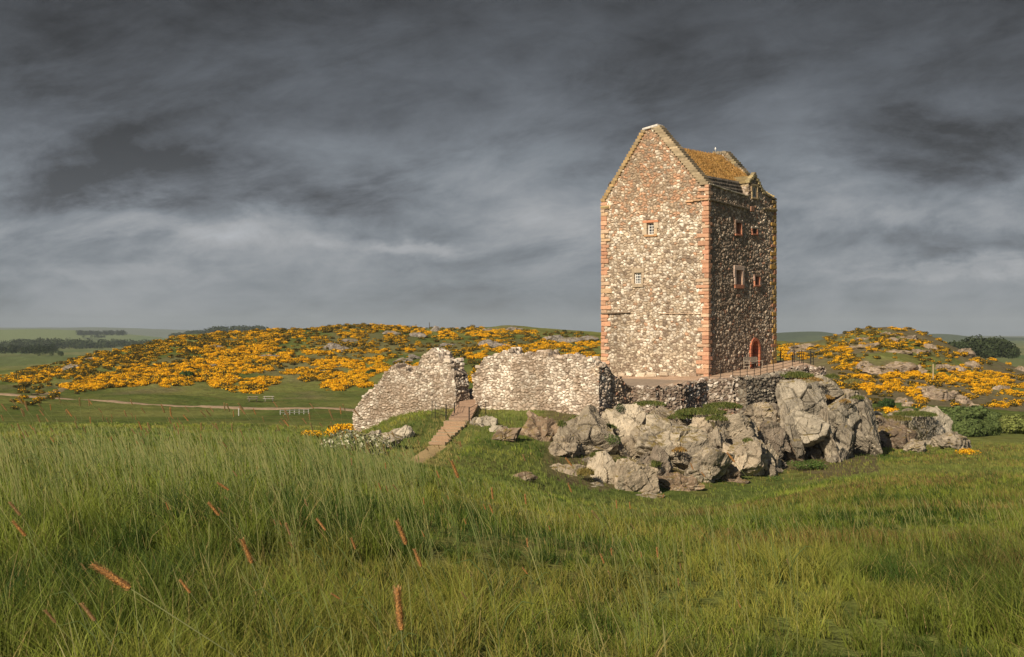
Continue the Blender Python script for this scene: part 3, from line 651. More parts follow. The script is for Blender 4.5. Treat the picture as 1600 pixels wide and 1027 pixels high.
# side wall with its wallhead line
sw = [pr(1107, 288), pr(1169.5, 308.5), pr(1170.5, 286), pr(1175, 281), pr(1180, 274), pr(1184, 281), pr(1189, 291), pr(1192.5, 300), pr(1194, 303.5), pr(1212.5, 313.5)]
spoly = [(0, ZB)] + [tuple(p) for p in sw]; spoly[1] = (0, sw[0][1]); spoly[-1] = (WR, sw[-1][1]); spoly += [(WR, ZB)]
dwin = rect(pr, 1176.3, 290.5, 1183, 309.5)
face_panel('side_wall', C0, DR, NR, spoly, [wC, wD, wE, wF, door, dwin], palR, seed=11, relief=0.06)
def shade_pal(U, Z, r): return pal_pick(PAL_BASE, r) * 0.8
# hidden faces
OB = C0 + DL * WL; OR_ = C0 + DR * WR
zL = shL[1]; zR = sw[-1][1]
face_panel('back_wall', OB, DR, -NR, [(0, ZB), (0, zL), (WR, zL), (WR, ZB)], [], shade_pal, res=0.3, seed=5)
# far gable : same outline as the near one, a little lower
apF = np.array(on_plane(1143.5, 241, OR_, DL)); apF2 = np.array(on_plane(1122, 243, OR_, DL)); shF = np.array(on_plane(1193, 304, OR_, DL)); shF[1] = zR
fp = [(0, ZB), (0, zR), (0.35, zR), (apF[0], apF[1]), (apF2[0], apF2[1]), (WL, zL), (WL, ZB)]
face_panel('back_gable', OR_, DL, -NL, fp, [], shade_pal, res=0.12, seed=6)
ufg = fp[2:6]
face_panel('back_gable', OR_ - DR * 0.95, DL, NL, [(0.3, zR - 2)] + ufg + [(WL - .3, zR - 2)], [], lambda U, Z, r: pal_pick(PAL_RET, r) * 1.25, res=0.07, seed=8, ss=(0.3, 0.2))
# inner core blocks the light between the panels
def prism(name, O, D, N, poly, depth, mat, col, out=-0.14):
    poly = np.array(poly); n = len(poly); a = w3(O, D, N, poly[:, 0], poly[:, 1], out); b = w3(O, D, N, poly[:, 0], poly[:, 1], out - depth)
    o = bpy.data.meshes.new(name); V = np.concatenate([a, b]) - TOFF
    o.from_pydata(V.tolist(), [], [list(range(n)), list(range(n, 2 * n))[::-1]] + [[i, (i + 1) % n, n + (i + 1) % n, n + i] for i in range(n)])
    at = o.color_attributes.new('Col', 'FLOAT_COLOR', 'POINT'); at.data.foreach_set('color', np.tile(list(col) + [1], 2 * n).astype(np.float32))
    o.materials.append(mat); ob = bpy.data.objects.new(name, o); COL.objects.link(ob); ob.parent = tower; return ob
prism('gable_core', C0, DL, NL, [(0.3, 9.5), (0.3, gpoly[1][1] - 0.1), (apR[0], apR[1] - 0.1), (apL[0], apL[1] - 0.1), (UL - 0.3, zL - 0.1), (UL - 0.3, 9.5)], 0.75, M_STONE, (0.3, 0.25, 0.19))
# crow steps (small stepped coping stones) on the gables
def coping(name, O, D, N, A, B, depth, n, wd, ht, cols, out=0.05, flat=False):
    mb = TB(); A = np.array(A); B = np.array(B)
    for i in range(n):
        t = (i + 0.5) / n; u = A[0] + (B[0] - A[0]) * t; z = A[1] + (B[1] - A[1]) * t; hz = abs(B[1] - A[1]) / n * 0.5 + 0.02
        sg = 1 if B[0] > A[0] else -1
        cl = np.array(cols[rng.integers(len(cols))]) * rng.uniform(0.8, 1.15)
        cc_ = w3(O, D, N, u + sg * (wd * 0.5 - abs(B[0] - A[0]) / n * 0.5), z - hz * 0.6 + (ht if flat else 0.07), out - depth / 2)
        mb.bev(cc_, np.array([D[0], D[1], 0]) * wd / 2, np.array([N[0], N[1], 0]) * depth / 2, np.array([0, 0, hz]), 0.03, cl, 0.018)
    return mb.build(name, M_DRESS)
TAN = [(0.39, 0.31, 0.21), (0.35, 0.28, 0.19), (0.42, 0.34, 0.23), (0.30, 0.245, 0.165)]
OCH = [(0.36, 0.26, 0.14), (0.40, 0.28, 0.14), (0.34, 0.26, 0.16)]
coping('crow_steps', C0, DL, NL, (0.02, shR[1]), (apR[0], apR[1]), 0.85, 25, 0.78, 0, TAN)
coping('crow_steps', C0, DL, NL, (UL + 0.02, shL[1]), (apL[0], apL[1]), 0.85, 24, 0.42, 0, OCH)
mb = TB(); mb.bev(w3(C0, DL, NL, (apL[0] + apR[0]) / 2, (apL[1] + apR[1]) / 2 + 0.03, -0.37), np.array([DL[0] * (apL[0] - apR[0]) / 2, DL[1] * (apL[0] - apR[0]) / 2, (apL[1] - apR[1]) / 2]),
       np.array([NL[0], NL[1], 0]) * 0.45, (0, 0, 0.09), 0.03, (0.62, 0.60, 0.58)); mb.build('ridge_cap', M_DRESS)
DK = [(0.20, 0.17, 0.12), (0.30, 0.25, 0.15), (0.16, 0.14, 0.11)]
OF = OR_ - DR * 0.95
coping('crow_steps', OF, DL, NL, (0.3, zR), (apF[0], apF[1]), 0.95, 22, 0.5, 0, DK + TAN[:1], out=0.03)
coping('crow_steps', OF, DL, NL, (WL, zL), (apF2[0], apF2[1]), 0.95, 22, 0.5, 0, DK, out=0.03)
mb = TB(); fm = (apF + apF2) / 2
for k in range(6):
    mb.bev(w3(OF, DL, NL, apF[0] + (apF2[0] - apF[0]) * (k + .5) / 6, fm[1] + 0.05 + rng.uniform(-.04, .06), -0.4), np.r_[DL * abs(apF2[0] - apF[0]) / 12, 0], np.r_[NL * 0.5, 0], (0, 0, 0.14), 0.04, (0.27, 0.23, 0.17), 0.03)
mb.build('ridge_cap', M_DRESS)
mb = TB(); pf0 = w3(OF, DL, NL, apF2[0] - 0.1, apF2[1], -0.3); mb.tube([pf0, pf0 + (0, 0, 0.42)], 0.012, (0.7, 0.7, 0.7)); 
mb.tube([pf0 + (0, 0, 0.38), pf0 + (0, 0, 0.45), pf0 + (0, 0, 0.56), pf0 + (0.0, 0, 0.64)], [0.02, 0.075, 0.06, 0.01], (0.85, 0.85, 0.83), 8); mb.build('finial', M_WHITE)
# turf roof
def roof():
    um = (apL[0] + apR[0]) / 2 + 0.05; zr = 15.75; ui = 0.95; prof = []
    k = 46
    for i in range(k + 1):
        t = i / k; s = abs(t * 2 - 1); u = um + (t * 2 - 1) * (um - ui); prof.append((u, 12.55 + (zr - 12.55) * (1 - s ** 1.22)))
    prof = [(ui - 0.02, 12.3)] + prof + [(2 * um - ui + 0.02, 12.3)]
    prof = np.array(prof); na = 130; aa = np.linspace(0.85, WR - 0.9, na)
    U = np.tile(prof[:, 0], na); Z = np.tile(prof[:, 1], na); A = np.repeat(aa, len(prof))
    x = C0[0] + DL[0] * U + DR[0] * A; y = C0[1] + DL[1] * U + DR[1] * A
    lp = np.stack([A, U, Z], 1); nn = (fbm(lp * 2.2, 4, 0.6, 5) - 0.5) * 0.34 + (fbm(lp * 0.5, 3, 0.5, 6) - 0.5) * 0.3
    V = np.stack([x, y, Z + nn - 0.20 * np.sin(np.pi * (A - 0.85) / (WR - 1.75))], 1)
    c = lerp((0.44, 0.25, 0.075), (0.24, 0.145, 0.05), sstep(0.42, 0.62, fbm(lp * 1.5, 4, 0.6, 8))); c = mixm(c, sstep(0.55, 0.7, fbm(lp * 1.1 + 4, 3)) * 0.6, (0.50, 0.33, 0.09))
    tmk('turf_roof', V, [gridf(na, len(prof))], M_TURF, c, True)
    # tufts on it
    n = 15000; i = rng.integers(0, len(V), n); b = V[i] + rng.normal(0, 0.05, (n, 3)) * (1, 1, 0.3)
    ok = np.abs(U[i] - um) < um - ui + 0.01; b = b[ok]
    cl = lerp((0.32, 0.18, 0.055), (0.60, 0.37, 0.13), rng.random(len(b)))
    Vb, Fq, Ft, Cb = blades(b, rng.uniform(0.10, 0.24, len(b)), rng.uniform(0.03, 0.06, len(b)), cl, lean=0.6)
    tmk('roof_grass', Vb, [Fq, Ft], M_GRASS, Cb)['kind'] = 'stuff'
    # stone slab eaves below the turf, both sides
    for sd, u_ in ((1, ui), (-1, 2 * um - ui)):
        mb = TB(); n = 24; da = (WR - 1.75) / n
        for r_ in range(4):
            for i in range(n):
                zc = 12.45 - r_ * 0.30; uu = u_ - sd * (0.02 + 0.10 * r_)
                g = rng.uniform(0.07, 0.13); cl = np.array((g * 1.15, g, g * 0.85))
                p = np.r_[C0 + DL * uu + DR * (0.85 + (i + 0.5 + 0.3 * (r_ % 2)) * da), zc]
                mb.bev(p, np.r_[DR * da * 0.49, 0], np.r_[DL * sd * 0.10, 0.10], np.r_[-DL * sd * 0.03, 0.19], 0.015, cl, 0.012)
        mb.build('eaves_slabs', M_DRESS)
def blades(b, h, wd, col, lean=0.35, wind=(-0.25, 0.0), curve=0.5, ang=None):
    n = len(b); a = rng.uniform(0, 2 * np.pi, n) if ang is None else ang
    f = 1.1; fx_ = (fb2(b[:, 0], b[:, 1], f, 2, 91) - 0.5) * 0.75; fy_ = (fb2(b[:, 0], b[:, 1], f, 2, 93) - 0.5) * 0.75
    lx = np.cos(a) * rng.random(n) ** 0.6 * lean + wind[0] + fx_; ly = np.sin(a) * rng.random(n) ** 0.6 * lean + wind[1] + fy_
    # blade width is laid across a random direction
    wa = rng.uniform(0, np.pi, n); px, py = np.cos(wa) * wd / 2, np.sin(wa) * wd / 2
    m = b + np.stack([lx * h * 0.35, ly * h * 0.35, h * 0.55], 1); t = b + np.stack([lx * h, ly * h, h * (1 - 0.25 * np.hypot(lx, ly))], 1)
    o = np.stack([px, py, px * 0], 1)
    V = np.stack([b - o, b + o, m - o * 0.75, m + o * 0.75, t], 1).reshape(-1, 3)
    k = np.arange(n)[:, None] * 5
    return V, k + np.array([[0, 1, 3, 2]]), k + np.array([[2, 3, 4]]), np.repeat(col, 5, 0)
roof()
# parapet walk floor + wallhead coping
mb = TB()
def cope_line(mb, fn_pts, N, depth, h, cols, seg=0.55, out=0.05):
    for (ua, za), (ub, zb) in zip(fn_pts[:-1], fn_pts[1:]):
        n = max(int((ub - ua) / seg), 1)
        for i in range(n):
            t0 = (i + .5) / n; u = ua + (ub - ua) * t0; z = za + (zb - za) * t0; cl = np.array(cols[rng.integers(len(cols))]) * rng.uniform(0.8, 1.15)
            mb.bev(w3(C0, DR, N, u, z + h / 2 + rng.uniform(-0.01, 0.02), out - depth / 2), np.r_[DR * (ub - ua) / n * 0.49, (zb - za) / n * 0.45], np.r_[N * depth / 2, 0], (0, 0, h / 2), 0.02, cl, 0.012)
cope_line(mb, [(0.1, sw[0][1]), tuple(sw[1])], NR, 0.5, 0.10, [(0.40, 0.36, 0.28), (0.5, 0.46, 0.38)]); mb.build('wallhead_coping', M_DRESS)
mb = TB(); cope_line(mb, [tuple(sw[-2]), (WR, zR)], NR, 0.5, 0.16, DK + TAN, 0.3)
for i in range(6):
    u = sw[-2][0] + (WR - sw[-2][0]) * (i + 0.5) / 6; z = sw[-2][1] + (zR - sw[-2][1]) * (i + 0.5) / 6
    mb.bev(w3(C0, DR, NR, u, z + 0.28, -0.25), np.r_[DR * 0.07, 0], np.r_[NR * 0.12, 0], (0, 0, 0.14 + rng.uniform(-.03, .05)), 0.03, (0.42, 0.33, 0.16), 0.03)
mb.build('wallhead_coping', M_DRESS)
tmk('parapet_walk', np.array([w3(C0, DR, NR, 0.3, 11.1, -0.1), w3(C0, DR, NR, WR - .3, 11.1, -0.1), w3(C0, DR, NR, WR - .3, 11.15, -WL + 0.1), w3(C0, DR, NR, 0.3, 11.15, -WL + 0.1)]), [[(0, 1, 2, 3)]], M_DRESS, np.tile((0.2, 0.18, 0.15), (4, 1)))
# string courses
def string(O, D, N, a, b, h, out, col, nm='string_course'):
    mb = TB(); L = b[0] - a[0]; n = max(int(abs(L) / 0.6), 1)
    for i in range(n):
        t = (i + .5) / n; mb.bev(w3(O, D, N, a[0] + L * t, a[1] + (b[1] - a[1]) * t + rng.uniform(-.008, .008), out / 2 - 0.05), np.r_[D * abs(L) / n * 0.497, 0], np.r_[N * (out / 2 + 0.07), 0], (0, 0, h / 2), 0.015, np.array(col) * rng.uniform(.8, 1.15), 0.006)
    mb.build(nm, M_DRESS)
string(C0, DR, NR, tuple(pr(1107, 311)), tuple(pr(1170, 327)), 0.13, 0.10, (0.24, 0.20, 0.15))
string(C0, DR, NR, tuple(pr(1193, 326)), tuple(pr(1213, 329)), 0.13, 0.10, (0.24, 0.20, 0.13))
string(C0, DL, NL, (0.0, pl(1107, 311)[1]), tuple(pl(1072, 315.5)), 0.12, 0.09, (0.55, 0.36, 0.22))
string(C0, DL, NL, tuple(pl(952, 323)), (UL, pl(942, 324)[1]), 0.16, 0.10, (0.38, 0.30, 0.15))
string(C0, DL, NL, (0.05, pl(1100, 491)[1]), tuple(pl(1030, 490)), 0.05, 0.02, (0.6, 0.45, 0.33))
string(C0, DL, NL, tuple(pl(985, 488)), (UL - 0.05, pl(946, 490)[1]), 0.10, 0.10, (0.26, 0.2, 0.15))
# quoins
REDS = [(0.56, 0.31, 0.20), (0.52, 0.30, 0.20), (0.60, 0.36, 0.24), (0.58, 0.40, 0.28), (0.50, 0.27, 0.18), (0.54, 0.33, 0.22), (0.62, 0.46, 0.33)]
def quoins(name, O, D1, N1, D2, N2, ztop, zbot, l1, l2, cols, seed):
    """stone blocks at a corner: D1/D2 run away from the corner along each face"""
    mb = TB(); z = zbot; i = 0; rr = random.Random(seed)
    while z < ztop - 0.1:
        h = rr.uniform(0.22, 0.42); h = min(h, ztop - z); a, b = (l1[0], l2[1]) if i % 2 else (l1[1], l2[0])
        a *= rr.uniform(.65, 1.35); b *= rr.uniform(.8, 1.2); o = 0.022 + rr.uniform(-.008, .012)
        cl = np.array(rr.choice(cols)) * rr.uniform(0.82, 1.15)
        cen = O + D1 * (a / 2 - o / 2) + D2 * (b / 2 - o / 2)
        mb.bev(np.r_[cen, z + h / 2], np.r_[D1 * (a / 2 + o / 2), 0], np.r_[D2 * (b / 2 + o / 2), 0], (0, 0, h / 2 - 0.012), 0.035, cl, 0.016)
        z += h; i += 1
    mb.build(name, M_DRESS)
quoins('quoin_stones', C0, DL, NL, DR, NR, shR[1] + 0.02, ZB, (0.45, 0.85), (0.3, 0.55), REDS, 1)
quoins('quoin_stones', C0 + DL * WL, -DL, NL, DR, NR, shL[1] + 0.02, ZB, (0.45, 0.80), (0.4, 0.7), REDS + [(0.62, 0.44, 0.28)], 2)
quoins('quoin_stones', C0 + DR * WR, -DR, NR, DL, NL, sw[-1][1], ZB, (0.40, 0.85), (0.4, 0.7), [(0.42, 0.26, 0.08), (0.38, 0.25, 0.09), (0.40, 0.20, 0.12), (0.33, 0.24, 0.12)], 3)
# windows
def window(O, D, N, rc, jw, th, cols, nx=2, ny=4, depth=0.32, sash=True, sill=None, lint=None, blocked=None, name='window'):
    u0, z0, u1, z1 = rc; D3 = np.r_[D, 0]; N3 = np.r_[N, 0]
    fr = TB()
    def blk(ua, ub, za, zb, cl, out=0.03):
        fr.bev(w3(O, D, N, (ua + ub) / 2, (za + zb) / 2, out - (depth + 0.15) / 2), D3 * (ub - ua) / 2, N3 * (depth + 0.15) / 2, (0, 0, (zb - za) / 2), 0.018, cl, 0.008)
    hh = (z1 - z0); 
    for k in range(2):
        za, zb = z0 + hh * k / 2, z0 + hh * (k + 1) / 2
        blk(u0 - jw * (1.2 if k else 0.85), u0, za + .005, zb - .005, np.array(cols[k % len(cols)]) * rng.uniform(.85, 1.1))
        blk(u1, u1 + jw * (0.85 if k else 1.2), za + .005, zb - .005, np.array(cols[(k + 1) % len(cols)]) * rng.uniform(.85, 1.1))
    blk(u0 - jw * 1.1, u1 + jw * 1.1, z1, z1 + th, lint or cols[0]); blk(u0 - jw * 0.8, u1 + jw * 0.8, z0 - th * 0.8, z0, sill or cols[0], 0.05)
    wf = fr.build(name, M_DRESS)
    pn = TB(); q = w3(O, D, N, np.array([u0, u1, u1, u0]), np.array([z0, z0, z1, z1]), -depth); pn.add(q, [[0, 1, 2, 3]], (0.03,) * 3)
    if blocked: pn.build('blocking_stone', M_DRESS, wf); pn2 = None; bpy.data.objects[-1] if False else None; return wf
    pn.build('pane', M_GLASS if sash else M_DARK, wf)
    if sash:
        b = TB(); t = 0.022
        for i in range(nx + 1): 
            u = u0 + (u1 - u0) * i / nx; tt = 0.04 if i in (0, nx) else t; u = min(max(u, u0 + tt), u1 - tt)
            b.box(w3(O, D, N, u, (z0 + z1) / 2, -depth + 0.03), D3 * tt, N3 * 0.02, (0, 0, (z1 - z0) / 2))
        for i in range(ny + 1):
            z = z0 + (z1 - z0) * i / ny; tt = 0.04 if i in (0, ny) else t; z = min(max(z, z0 + tt), z1 - tt)
            b.box(w3(O, D, N, (u0 + u1) / 2, z, -depth + 0.034), D3 * (u1 - u0) / 2 * 0.98, N3 * 0.018, (0, 0, tt))
        b.build('sash', M_WHITE, wf)
    return wf
def side_fill(O, D, N, rc, depth, col, side):
    """dressed reveal down one side of an opening, in its own stone"""
    u0, z0, u1, z1 = rc; u = u1 if side > 0 else u0; mb = TB()
    mb.bev(w3(O, D, N, u - side * 0.02, (z0 + z1) / 2, -depth / 2 + 0.02), np.r_[D * 0.025, 0], np.r_[N * depth / 2, 0], (0, 0, (z1 - z0) / 2 * 0.98), 0.008, col); mb.build('reveal', M_DRESS)
TN = (0.56, 0.44, 0.31); RD = (0.46, 0.20, 0.125); PK = (0.55, 0.42, 0.35)
window(C0, DL, NL, wA, 0.36, 0.20, [TN, (0.6, 0.5, 0.38)], 2, 4, lint=(0.56, 0.26, 0.15), sill=(0.50, 0.30, 0.16))
window(C0, DL, NL, wB, 0.22, 0.34, [(0.42, 0.34, 0.25), (0.48, 0.38, 0.28)], 3, 4, depth=0.22)
tmk('putlog_hole', w3(C0, DL, NL, np.array([hole1[0] - .05, hole1[2] + .05, hole1[2] + .05, hole1[0] - .05]), np.array([hole1[1] - .05, hole1[1] - .05, hole1[3] + .05, hole1[3] + .05]), -0.35), [[(0, 1, 2, 3)]], M_DARK)
window(C0, DR, NR, wC, 0.16, 0.18, [(0.22, 0.16, 0.13), (0.30, 0.2, 0.15)], 2, 4, depth=0.5, sill=RD, sash=False); side_fill(C0, DR, NR, wC, 0.5, RD, 1)
window(C0, DR, NR, wD, 0.20, 0.14, [(0.42, 0.20, 0.13), (0.46, 0.2, 0.13)], depth=0.12, sash=False, lint=(0.45, 0.40, 0.34), sill=(0.46, 0.2, 0.13))
window(C0, DR, NR, wE, 0.30, 0.36, [PK, (0.50, 0.38, 0.32)], 1, 1, depth=0.5, sill=RD, sash=False); side_fill(C0, DR, NR, wE, 0.5, (0.56, 0.38, 0.28), 1)
window(C0, DR, NR, wF, 0.22, 0.14, [(0.55, 0.24, 0.15), (0.48, 0.32, 0.26)], depth=0.3, sash=False, lint=(0.3, 0.2, 0.15), sill=RD); side_fill(C0, DR, NR, wF, 0.3, RD, 1)
# windows sunk behind: thin pale bars in the two big side windows
for wn in (wC, wE):
    b = TB(); b.box(w3(C0, DR, NR, wn[0] + 0.10, (wn[1] + wn[3]) / 2, -0.40), np.r_[DR * 0.03, 0], np.r_[NR * 0.02, 0], (0, 0, (wn[3] - wn[1]) / 2)); b.build('sash_bar', M_WHITE)
# dormer
window(C0, DR, NR, dwin, 0.22, 0.16, [(0.42, 0.33, 0.20), (0.38, 0.28, 0.18)], 2, 1, depth=0.2)
dm = TB(); ua, ub = sw[2][0], sw[7][0]; uc = sw[4][0]; zap = sw[4][1]
chk = [(-0.12, sw[1][1] - 1.0), (-0.12, sw[2][1]), (-2.6, sw[2][1] - 0.0), (-2.6, sw[1][1] - 1.0)]
for u_, nm in ((ua + 0.02, 'dormer_cheek'), (ub - 0.02, 'dormer_cheek')):
    zt = sw[2][1] if u_ < uc else sw[7][1]
    O_ = C0 + DR * u_; n_ = -DR if u_ < uc else DR
    face_panel(nm, O_, -NR, n_, [(0.05, sw[1][1] - 1.0), (0.05, zt), (2.6, zt + 0.1), (2.6, sw[1][1] - 1.0)], [], lambda U, Z, r: pal_pick([((0.52, 0.42, 0.28), 3), ((0.42, 0.33, 0.22), 3), ((0.48, 0.40, 0.33), 2)], r), res=0.07, seed=19, relief=0.03)
rf = TB()
for (u_a, z_a) in ((ua - 0.08, sw[2][1]), (ub + 0.08, sw[7][1])):
    A = w3(C0, DR, NR, u_a, z_a - 0.02, -0.3); B = w3(C0, DR, NR, uc, zap - 0.12, -0.3); A2 = w3(C0, DR, NR, u_a, z_a - 0.02, -3.0); B2 = w3(C0, DR, NR, uc, zap - 0.12, -3.0)
    up = np.array((0, 0, 0.10)); rf.add([A, B, B2, A2, A + up, B + up, B2 + up, A2 + up], BQ, (0.26, 0.20, 0.10))
rf.build('dormer_roof', M_TURF)
sk = TB()
for (p_, q_) in ((sw[2], sw[4]), (sw[7], sw[4]), (sw[8], sw[5])):
    for i in range(5):
        t = (i + .5) / 5; u = p_[0] + (q_[0] - p_[0]) * t; z = p_[1] + (q_[1] - p_[1]) * t
        sk.bev(w3(C0, DR, NR, u, z + 0.06, -0.15), np.r_[DR * 0.16, 0], np.r_[NR * 0.19, 0], (0, 0, 0.13), 0.025, np.array(((0.40, 0.33, 0.18), (0.26, 0.22, 0.14), (0.45, 0.36, 0.2))[i % 3]), 0.015)
sk.bev(w3(C0, DR, NR, uc, zap + 0.08, -0.15), np.r_[DR * 0.14, 0], np.r_[NR * 0.19, 0], (0, 0, 0.16), 0.03, (0.24, 0.2, 0.13), 0.01)
sk.build('dormer_steps', M_DRESS)
ap = TB(); ap.bev(w3(C0, DR, NR, (ua + uc) / 2 + .1, sw[1][1] - 0.9, -0.10), np.r_[DR * 0.3, 0], np.r_[NR * 0.12, 0], (0, 0, 0.2), 0.03, (0.36, 0.20, 0.14)); ap.build('dressed_block', M_DRESS)
# arched doorway
def doorway():
    u0, z0, u1, z1, kk = door; um = (u0 + u1) / 2; r = (u1 - u0) / 2; ry = r / kk; jw = 0.25; D3 = np.r_[DR, 0]; N3 = np.r_[NR, 0]
    fr = TB(); dep = 0.95; out = 0.05; n = 5; redc = [(0.50, 0.17, 0.095), (0.54, 0.20, 0.11), (0.46, 0.15, 0.09)]
    for sg, u in ((-1, u0), (1, u1)):
        for k in range(n):
            za = z0 + (z1 - z0) * k / n; zb = z0 + (z1 - z0) * (k + 1) / n; jj = jw * (1.0 if k % 2 else 1.15)
            fr.bev(w3(C0, DR, NR, u + sg * jj / 2, (za + zb) / 2, out - dep / 2), D3 * jj / 2, N3 * dep / 2, (0, 0, (zb - za) / 2 - 0.006), 0.02, redc[(k + (sg > 0)) % 3], 0.006)
    m_ = 9
    for k in range(m_):
        a0 = np.pi * k / m_ + .012; a1 = np.pi * (k + 1) / m_ - .012; vs = []
        for o_ in (out, out - dep):
            for (a, rr) in ((a0, 0), (a1, 0), (a1, jw), (a0, jw)): vs.append(w3(C0, DR, NR, um + np.cos(a) * (r + rr), z1 + np.sin(a) * (ry + rr), o_))
        fr.add(vs, BQ, redc[k % 3])
    f = fr.build('door_surround', M_DRESS)
    th = TB(); th.bev(w3(C0, DR, NR, um, z0 + 0.03, -0.3), D3 * (r + 0.05), N3 * 0.5, (0, 0, 0.09), 0.02, (0.5, 0.28, 0.2)); th.build('threshold', M_DRESS)
    t = np.linspace(0, np.pi, 12); uu = np.r_[u0, u1, um + np.cos(t) * r]; zz_ = np.r_[z0, z0, z1 + np.sin(t) * ry]
    me = bpy.data.meshes.new('door'); me.from_pydata((w3(C0, DR, NR, uu, zz_, -0.85) - TOFF).tolist(), [], [list(range(len(uu)))]); me.materials.append(M_DOOR)
    o = bpy.data.objects.new('door', me); COL.objects.link(o); o.parent = tower
    hb = TB()
    for k in range(1, 5): hb.box(w3(C0, DR, NR, u0 + (u1 - u0) * k / 5, (z0 + z1 + .2) / 2, -0.84), D3 * 0.008, N3 * 0.012, (0, 0, (z1 - z0) / 2))
    hb.tube([w3(C0, DR, NR, u0 + 0.2, z0 + 1.05, -0.80), w3(C0, DR, NR, u0 + 0.2, z0 + 1.2, -0.76)], 0.02); hb.build('handle', M_IRON, o)
doorway()
# footing stones under the gable
mb = TB()
for i in range(26):
    u = rng.uniform(0.8, 9.5); z = terr_plane(*(C0 + DL * u)) + rng.uniform(0.0, 0.25)
    s = rng.uniform(0.12, 0.3); mb.bev(w3(C0, DL, NL, u, z, 0.05), np.r_[DL * s * 1.2, 0], np.r_[NL * s * 0.5, 0], (0, 0, s * 0.6), 0.05, pal_pick(PAL_BASE, rng.random(1))[0], 0.05)
mb.build('footing_course', M_STONE)

# ------------------------------------------------------------------ ruined barmkin walls
RC = np.array(P(936, 0, 100.0))[:2]            # outer corner of the ruined enclosure
def u_of(px, O, D): return on_plane(px, 0, O, D)[0]
def prof(pts, O, D, u0, u1):
    us = []; zs = []
    for x, y in pts:
        u, z = on_plane(x, y, O, D); us.append(u); zs.append(z)
    us, zs = np.array(us), np.array(zs); o = np.argsort(us)
    return lambda t: np.interp(u0 + (u1 - u0) * t, us[o], zs[o])
def flatp(O, D, u0, u1, px, py): z = on_plane(px, py, O, D)[1]; return lambda t: np.full(np.shape(t), z)
pr_ = lambda pal, br=1.0: (lambda p, r: pal_pick(pal, r) * br)
def pal_ruin(p, r):
    c = pal_pick(PAL_RUIN, r); n_ = fbm(p * 0.45, 3, 0.5, 41)
    return mixm(c, sstep(0.5, 0.62, n_) * 0.55, (0.36, 0.27, 0.20))
top2 = [(737, 588), (744, 578), (751, 567), (760, 557), (776, 553), (788, 549), (796, 547), (799, 554), (812, 553), (846, 553), (858, 555), (867, 559), (884, 559), (890, 555), (897, 557), (903, 563), (917, 562), (924, 568), (936, 574)]
u0, u1 = 0.0, u_of(740, RC, DL)
ruinB = wall_solid('ruined_wall', RC, RC + DL * u1, 1.5, prof(top2, RC, DL, u0, u1), prof([(740, 672), (936, 668)], RC, DL, u0, u1), pal_ruin, seed=23, loose=9, endj=(0.02, 0.45), ss=(0.33, 0.21))
meta(ruinB, 'broad pale ruined rubble wall with a ragged top, between the gateway and the corner in front of the tower', 'ruined wall')
topr = [(936, 574), (945, 577), (957, 583), (970, 593), (979, 600), (991, 607), (1003, 611)]
u1 = u_of(1000, RC, DR)
ruinR = wall_solid('ruined_wall', RC + DR * 0.02 - DL * 0.0, RC + DR * u1, 1.4, prof(topr, RC, DR, 0, u1), flatp(RC, DR, 0, u1, 936, 668), pr_(PAL_DARK, 1.25), seed=29, loose=7, endj=(0.0, 0.2))  # dark palette puts the shade of this turned face into the stones
ruinR.location.y += 0.06
meta(ruinR, 'dark ruined wall falling away from the corner towards the foot of the tower', 'ruined wall')
top1 = [(549, 642), (553, 637), (560, 636), (566, 622), (574, 617), (580, 610), (588, 603), (594, 592), (604, 583), (611, 575), (620, 577), (633, 577), (643, 580), (651, 573), (654, 562), (658, 553), (666, 548), (676, 546), (684, 551), (692, 560), (700, 564), (706, 572), (712, 588), (717, 594), (719, 605)]
ua_, ub_ = u_of(712, RC, DL), u_of(551, RC, DL)
ruinA = wall_solid('ruined_wall', RC + DL * ua_, RC + DL * ub_, 1.7, prof(top1, RC, DL, ua_, ub_), prof([(551, 700), (620, 680), (718, 672)], RC, DL, ua_, ub_), pal_ruin, seed=31, loose=9, endj=(0.45, 0.05), ss=(0.32, 0.21))
meta(ruinA, 'pale ruined rubble wall rising to a peak, at the left of the gateway', 'ruined wall')
# low wall inside the gateway, its shade put into the dark palette
cw = P(712, 0, 113.5)[:2]
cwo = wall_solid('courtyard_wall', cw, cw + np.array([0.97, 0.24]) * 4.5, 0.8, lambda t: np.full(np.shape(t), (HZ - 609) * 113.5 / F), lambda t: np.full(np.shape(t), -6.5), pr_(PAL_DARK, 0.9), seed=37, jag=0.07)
meta(cwo, 'low dark rubble wall seen through the gap of the gateway', 'wall')

# ------------------------------------------------------------------ retaining wall of the terrace
ret = meta(empty('retaining_wall', tuple(WALLP[3])), 'long dry stone retaining wall holding up the terrace under the tower', 'retaining wall')
RO = np.array(tuple(WALLP[3]))
def ret_seg(i, j, thick, ztop, zbot, palf, seed, push=0.0, res=0.08, lab=None, ss=(0.30, 0.22)):
    a, b = WALLP[i].copy(), WALLP[j].copy(); d = (b - a)[:2]; d /= np.hypot(*d); n = np.array([d[1], -d[0]]); n = n if np.dot(n, -a[:2]) > 0 else -n
    a[:2] += n * (0.45 + push); b[:2] += n * (0.45 + push)
    o = wall_solid('wall_section', a, b, thick, ztop(a, b), zbot(a, b), palf, ret, seed=seed, res=res, jag=0.10, ss=ss, relief=0.12, endj=(0.02, 0.02))
    o.matrix_parent_inverse.identity(); me = o.data
    co = np.empty(len(me.vertices) * 3, np.float32); me.vertices.foreach_get('co', co); co = co.reshape(-1, 3) - RO; me.vertices.foreach_set('co', co.ravel().astype(np.float32)); me.update()
    if lab: o['label'] = lab
    return o
